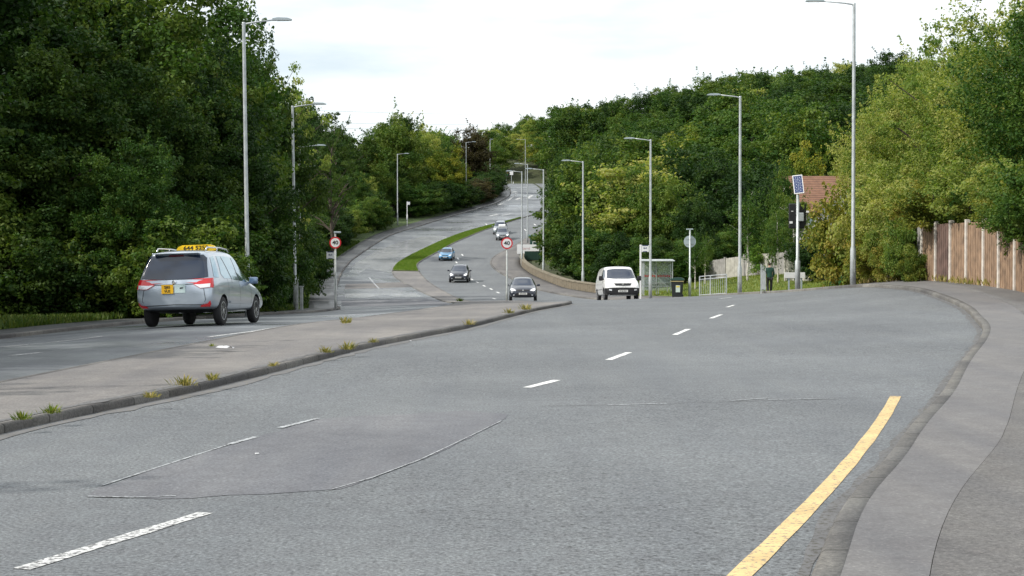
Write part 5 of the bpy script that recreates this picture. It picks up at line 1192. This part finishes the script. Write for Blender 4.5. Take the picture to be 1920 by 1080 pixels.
# front gable wing
wx = X_at(1590, Y) - (xL + xR_) / 2; hw = 2.6; gz = ez + 1.75
bm = bmesh.new(); prism(bm, [(-hw, -.5), (-hw, ez - .1), (0, gz), (hw, ez - .1), (hw, -.5)], 3.4, Matrix.Translation((wx, -2.6, 0))); bmesh.ops.recalc_face_normals(bm, faces=bm.faces[:]); bmobj('gable_wing', bm, M['render'], o)
bm = bmesh.new(); prism(bm, [(-hw - .35, ez - .28), (-hw - .35, ez - .14), (0, gz + .2), (hw + .35, ez - .14), (hw + .35, ez - .28), (0, gz + .06)], 5.6, Matrix.Translation((wx, -2.9, 0))); bmesh.ops.recalc_face_normals(bm, faces=bm.faces[:]); bmobj('gable_roof', bm, M['tiles'], o)
bm = bmesh.new(); tube(bm, [(wx - hw - .1, -2.65, ez - .25), (wx - hw + .05, -2.68, ez - .6), (wx - hw + .05, -2.68, .2)], .05, 8); bmobj('downpipe', bm, M['black'], o)
for sx, sz in ((-W / 2 + 1.5, ez - 1.1), (-W / 2 + 3.2, ez - 1.1), (wx - .2, ez - 1.2)):
    yy_ = -2.63 if sx == wx - .2 else -.03
    bm = bmesh.new(); box(bm, (sx, yy_, sz), (1.1, .08, 1.15)); wf = bmobj('window', bm, M['white'], o)
    bm = bmesh.new(); box(bm, (sx, yy_ - .045, sz), (.94, .02, .98)); bmobj('pane', bm, M['glass_sky'], wf)
# green tub with a bush
x = X_at(1567, 84); z = float(G(x, 84)); o = thing('plant_tub', 'turquoise green tub holding a small bush at the foot of the ivy', 'plant tub', (x, 84, z + .0))
bm = bmesh.new(); lathe(bm, [(.24, 0), (.33, .62), (.35, .62), (.35, .68), (.30, .68), (.28, .6)], 20); bmobj('tub', bm, simple('turquoise_plastic', (.08, .3, .22), .5), o, True)
q = PL['shrub'][1]; f = link('foliage', q[1], None, o); f.scale = (.22, .22, .22); f.location = (0, 0, .55); f.material_slots[0].link = 'OBJECT'; f.material_slots[0].material = M['lf_mid']
# ivy spilling over the board fence
def ivy(x, y, z, s, lf, label, sz=1.0, v=0):
    q = PL['shrub'][v % 4]; o = thing('ivy', label, 'ivy', (x, y, z)); o.scale = (s, s, s * sz)
    a = link('stem', q[0], None, o); f = link('foliage', q[1], None, o); f.material_slots[0].link = 'OBJECT'; f.material_slots[0].material = M[lf]; o['group'] = 'ivy along the board fence'; return o
iv = [(14.4, 67.5, -.2, .95, 1.4, 'lf_ivy'), (14.8, 65.5, -.1, .8, 1.6, 'lf_light'), (14.3, 63.3, 0, .55, 1.35, 'lf_ivy'), (14.1, 60.8, .6, .35, 1.6, 'lf_light'), (14.6, 62.0, 1.7, .7, 1.0, 'lf_light'), (14.4, 58.5, 1.6, .7, .9, 'lf_light'), (14.1, 57.2, .0, .42, 1.7, 'lf_light'),
      (14.5, 55.0, 1.75, .7, .8, 'lf_ivy'), (14.9, 51.8, 2.1, .7, .8, 'lf_light'), (14.9, 48.4, 2.1, .65, .8, 'lf_light'), (14.3, 45.2, 1.5, .62, .8, 'lf_ivy'), (13.9, 43.0, 1.35, .5, .8, 'lf_mid'), (13.95, 59.2, .0, .32, 1.5, 'lf_ivy'), (14.0, 55.8, .0, .28, 1.3, 'lf_ivy'), (13.4, 40.6, 1.5, .6, 1.0, 'lf_mid'), (15.6, 70.5, 0, .6, 1.5, 'lf_ivy'), (16.0, 66.5, 2.1, .85, 1.0, 'lf_light')]
for i, (x, y, dz, s, sz, lf) in enumerate(iv): ivy(x, y, float(G(x, y)) + dz, s, lf, '%s clump of leafy ivy from the near end of the board fence' % ORD[sorted(q_[1] for q_ in iv).index(y)], sz, i)
# ---- person walking away
def person():
    Y = 92.; x = X_at(1443, Y); z = float(H(x, Y)) + .09
    o = thing('person', 'person seen from behind in a dark green jacket and black trousers beside the end-on railing', 'person', (x, Y, z), R(6))
    def skin(name, V, E, rad, m, sub=2, parent=o, smooth=True):
        me = bpy.data.meshes.new(name); me.from_pydata(V, E, []); ob = bpy.data.objects.new(name, me); COL.objects.link(ob)
        ob.modifiers.new('k', 'SKIN'); 
        for i, r in enumerate(rad): me.skin_vertices[0].data[i].radius = (r, r) if not hasattr(r, '__len__') else r
        me.skin_vertices[0].data[0].use_root = True
        ob.modifiers.new('s', 'SUBSURF').levels = sub; ob.modifiers['s'].render_levels = sub
        dg = bpy.context.evaluated_depsgraph_get(); dg.update(); nm = bpy.data.meshes.new_from_object(ob.evaluated_get(dg)); bpy.data.objects.remove(ob); nm.name = name
        nm.polygons.foreach_set('use_smooth', [True] * len(nm.polygons)); nm.materials.clear(); return link(name, nm, m, parent)
    skn = simple('skin', (.45, .27, .2), .6); jk = simple('dark_green_jacket', (.008, .05, .035), .8, noise=.3, nscale=6); tr = simple('black_trousers', (.012, .012, .016), .85); hr = simple('dark_hair', (.025, .018, .012), .8)
    # one continuous body
    V = [(0, 0, .95), (0, 0, 1.15), (0, .0, 1.36), (0, .01, 1.48), (0, .02, 1.56), (0, .03, 1.66), (0, .03, 1.74),
         (-.19, 0, 1.40), (-.25, -.02, 1.12), (-.24, .06, .88), (.19, 0, 1.40), (.25, .03, 1.12), (.23, .12, .90),
         (-.10, 0, .88), (-.11, .06, .49), (-.10, -.08, .10), (-.10, .05, .03), (.10, 0, .88), (.11, .03, .49), (.10, .1, .09), (.10, .24, .03)]
    E = [(0,1),(1,2),(2,3),(3,4),(4,5),(5,6),(2,7),(7,8),(8,9),(2,10),(10,11),(11,12),(0,13),(13,14),(14,15),(15,16),(0,17),(17,18),(18,19),(19,20)]
    rad = [(.15,.11),(.145,.105),(.165,.11),(.07,.07),(.055,.06),(.078,.09),(.06,.07),.062,.045,.034,.062,.045,.034,.085,.058,.045,.04,.085,.058,.045,.04]
    skin('person_body', V, E, rad, skn)
    # hands: palm, four fingers, thumb
    for s, bx, by, bz in ((-1, -.24, .06, .88), (1, .23, .12, .90)):
        V = [(bx, by, bz), (bx, by + .01, bz - .07)]; E = [(0, 1)]; rd = [.028, (.035, .02)]
        for k, ln in enumerate((.065, .078, .073, .055)):
            oy = (k - 1.5) * .02; V += [(bx, by + oy, bz - .09), (bx + s * -.006, by + oy * 1.15 + .01, bz - .09 - ln * .55), (bx + s * -.018, by + oy * 1.15 + .015, bz - .09 - ln)]; n0 = len(V) - 3; E += [(1, n0), (n0, n0 + 1), (n0 + 1, n0 + 2)]; rd += [.011, .009, .007]
        V += [(bx, by - .03, bz - .04), (bx, by - .052, bz - .085)]; E += [(0, len(V) - 2), (len(V) - 2, len(V) - 1)]; rd += [.012, .009]
        skin('hand', V, E, rd, skn, 1)
    V = [(0, 0, .84), (0, 0, 1.0), (0, 0, 1.2), (0, 0, 1.39), (0, .01, 1.49), (-.19, 0, 1.41), (-.255, -.02, 1.12), (-.245, .055, .91), (.19, 0, 1.41), (.255, .03, 1.12), (.235, .11, .93)]
    E = [(0,1),(1,2),(2,3),(3,4),(3,5),(5,6),(6,7),(3,8),(8,9),(9,10)]
    skin('jacket', V, E, [(.19,.14),(.185,.14),(.185,.135),(.19,.13),(.085,.085),.085,.066,.052,.085,.066,.052], jk)
    V = [(0, 0, .92), (-.10, 0, .84), (-.112, .06, .49), (-.10, -.075, .12), (.10, 0, .84), (.112, .035, .49), (.10, .1, .12)]
    skin('trousers', V, [(0,1),(1,2),(2,3),(0,4),(4,5),(5,6)], [(.15,.12), .1, .078, .066, .1, .078, .066], tr)
    for s, yy_ in ((-1, -.04), (1, .15)):
        bm = bmesh.new(); box(bm, (s * .10, yy_ + .03, .04), (.095, .28, .09), bev=.03); bmobj('shoe', bm, M['black'], o, True)
    V = [(0, .0, 1.60), (0, -.01, 1.68), (0, .02, 1.765)]; skin('hair', V, [(0,1),(1,2)], [(.075,.06),(.092,.09),(.07,.075)], hr)
    for s in (-1, 1): bm = bmesh.new(); box(bm, (s * .088, .02, 1.655), (.02, .04, .06), bev=.008); bmobj('ear', bm, skn, o, True)
    return o
PERSON = person()
# ---- weeds, litter, power lines
def weed(px, py, s, lf, label, flat=.8, v=0, wdt=1.3):
    rng = np.random.default_rng(v * 7 + 3); p = hit(px, py, .1); n = 130
    a = rng.random(n) * 6.28; r = rng.random(n) ** .7 * .5 * wdt * (.75 + .4 * np.sin(a * 2 + v) + .25 * np.sin(a * 5 + v * 2)); ht = (.12 + .95 * rng.random(n) ** 1.8) * .5 * (1 - r * .7 / wdt)
    b0 = np.stack([np.cos(a) * r * .55, np.sin(a) * r * .55, r * 0 - .01], 1); lean = .5
    tp = b0 + np.stack([np.cos(a) * lean * ht + rng.normal(size=n) * .06, np.sin(a) * lean * ht + rng.normal(size=n) * .06, ht * flat], 1)
    sd = np.stack([-np.sin(a), np.cos(a), a * 0], 1) * .014 * (1 + rng.random(n)[:, None]); md = (b0 + tp) / 2 + np.array([0, 0, .03])
    V = np.stack([b0, md + sd, tp, md - sd], 1).reshape(-1, 3) * s
    V *= .6 + .1 * (v % 3)
    me = leaf_mesh('weed', V, rng.random(n)); me.materials.clear(); me.materials.append(M[lf])
    o = link('weed', me, None); o.location = (p.x, p.y, float(H(p.x, p.y)) + .125); return tag(o, label, 'weed', 'weeds growing on the paved island')
M['dry'] = leaf('dry_grass', (.15, .16, .04), (.3, .26, .09), (.45, .36, .16), .3)
for i, (px, py, s, lf, lb) in enumerate([(42, 792, .42, 'blade', 'green weed tuft at the kerb, first from the left edge'), (97, 780, .38, 'blade', 'spiky weed just right of the leftmost tuft'), (348, 727, .48, 'dry', 'yellowed weed clump at the kerb near the island middle'),
    (612, 664, .55, 'dry', 'dry weed clump left of the pair above the kerb'), (652, 658, .6, 'dry', 'dry weed clump right of the pair above the kerb'), (398, 716, .35, 'dry', 'flat dry weed strip right of the yellowed clump'), (512, 690, .35, 'dry', 'small dry weed on the kerb before the pair'),
    (700, 645, .35, 'dry', 'tiny weed right of the pair of dry clumps'), (880, 611, .5, 'dry', 'small dry weed further along the kerb'), (955, 589, .75, 'dry', 'yellow weed on the island short of the 40 sign'), (985, 582, .85, 'dry', 'longer yellow weed at the kerb near the island end'), (648, 608, .6, 'dry', 'dry tuft on the far side of the island'), (397, 652, .25, 'blade', 'lone green sprig beside the litter'), (862, 566, .8, 'blade', 'low green tuft where the island meets the left road'), (283, 750, .3, 'dry', 'tiny weed left of the yellowed clump')]):
    weed(px, py, s, lf, lb, v=i)
w1 = weed(1743, 760, .22, 'dry', 'tiny yellow sprig in the gutter beside the right kerb', v=31); w1['group'] = 'gutter weeds'; w1.location.z -= .11
p = hit(421, 658, .1); bm = bmesh.new(); rd = random.Random(4); vv = []
for i in range(6):
    for j in range(3): vv.append(bm.verts.new(((i - 2.5) * .055 + rd.random() * .03, (j - 1) * .07 + rd.random() * .04, rd.random() * .05)))
for i in range(5):
    for j in range(2): bm.faces.new((vv[i*3+j], vv[i*3+j+1], vv[(i+1)*3+j+1], vv[(i+1)*3+j]))
o = bmobj('litter', bm, M['white']); o.location = (p.x, p.y, float(H(p.x, p.y)) + .14); tag(o, 'crumpled white paper litter on the paved island', 'litter')
for px, py in ((482, 853), (770, 640)):
    p = hit(px, py, 0); bm = bmesh.new(); box(bm, (0, 0, .012), (.035, .02, .01), rz=.4, bev=.006); o = bmobj('litter', bm, M['white']); o.location = p; tag(o, {482: 'white scrap on the smooth road patch', 770: 'white scrap in the gutter by the island kerb', 968: 'tiny pale chip in the middle of the road'}[px], 'litter')
cab = simple('power_cable', (.25, .28, .3), .6)
for i, (ya, yb_) in enumerate(((197, 214), (222, 230), (232, 240))):
    a = at(380, ya, 620.); b = at(1150, yb_, 700.); bm = bmesh.new(); pts = []
    for k in range(25): t = k / 24; p = a.lerp(b, t); p.z -= 6 * t * (1 - t); pts.append(p)
    tube(bm, pts, .045, 5); o = bmobj('power_line', bm, cab); tag(o, ('topmost', 'middle', 'lowest')[i] + ' power line crossing the sky above the far trees', 'power line', 'power lines')
# grass blades on the near verges and the grass island
def blades(name, fa, fb, y0, y1, n, hgt, seed, off=.06, m='blade', Hf=H):
    rng = np.random.default_rng(seed); y = y0 + (y1 - y0) * rng.random(n); a = fa(y); b = fb(y); x = a + (b - a) * rng.random(n); z = Hf(x, y) + off
    an = rng.random(n) * 6.28; ln = hgt * (.5 + rng.random(n)); w = hgt * .16
    p0 = np.stack([x, y, z], 1); tp = p0 + np.stack([np.cos(an) * ln * .4, np.sin(an) * ln * .4, ln], 1); s = np.stack([-np.sin(an), np.cos(an), an * 0], 1) * w; md = (p0 + tp) / 2
    V = np.stack([p0, md + s, tp, md - s], 1).reshape(-1, 3); me = leaf_mesh(name, V, rng.random(n)); me.materials.clear(); me.materials.append(M[m])
    o = link(name, me, None); return o
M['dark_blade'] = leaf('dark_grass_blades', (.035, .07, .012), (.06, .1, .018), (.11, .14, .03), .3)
M['lush'] = leaf('lush_grass_blades', (.06, .13, .012), (.11, .2, .02), (.2, .25, .05), .35)
o = blades('grass', lambda y: RR(y) + tabFR(y) + .1, lambda y: y * 0 + 26, 76, 122, 60000, .1, 1); tag(o, 'sunlit mown grass behind the railings and saplings', 'grass', None, 'stuff')
o = blades('grass', lambda y: CR(y) + .15, lambda y: RL(y) - .15, 159, 242, 60000, .13, 2, .08, 'lush'); tag(o, 'bright green grass covering the long central island', 'grass', None, 'stuff')
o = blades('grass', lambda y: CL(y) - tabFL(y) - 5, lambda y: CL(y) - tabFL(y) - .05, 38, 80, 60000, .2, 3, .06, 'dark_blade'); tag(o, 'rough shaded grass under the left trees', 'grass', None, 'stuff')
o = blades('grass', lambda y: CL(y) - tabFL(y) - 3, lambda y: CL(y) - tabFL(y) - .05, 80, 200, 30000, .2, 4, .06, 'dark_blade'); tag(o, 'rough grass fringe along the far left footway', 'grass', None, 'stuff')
o = blades('fence_weeds', lambda y: RR(y) + tabFR(y) - .35, lambda y: RR(y) + tabFR(y) + .25, 41, 68, 1300, .2, 5, .1, 'dry'); tag(o, 'dry weeds and grass along the foot of the board fence', 'weeds', None, 'stuff')
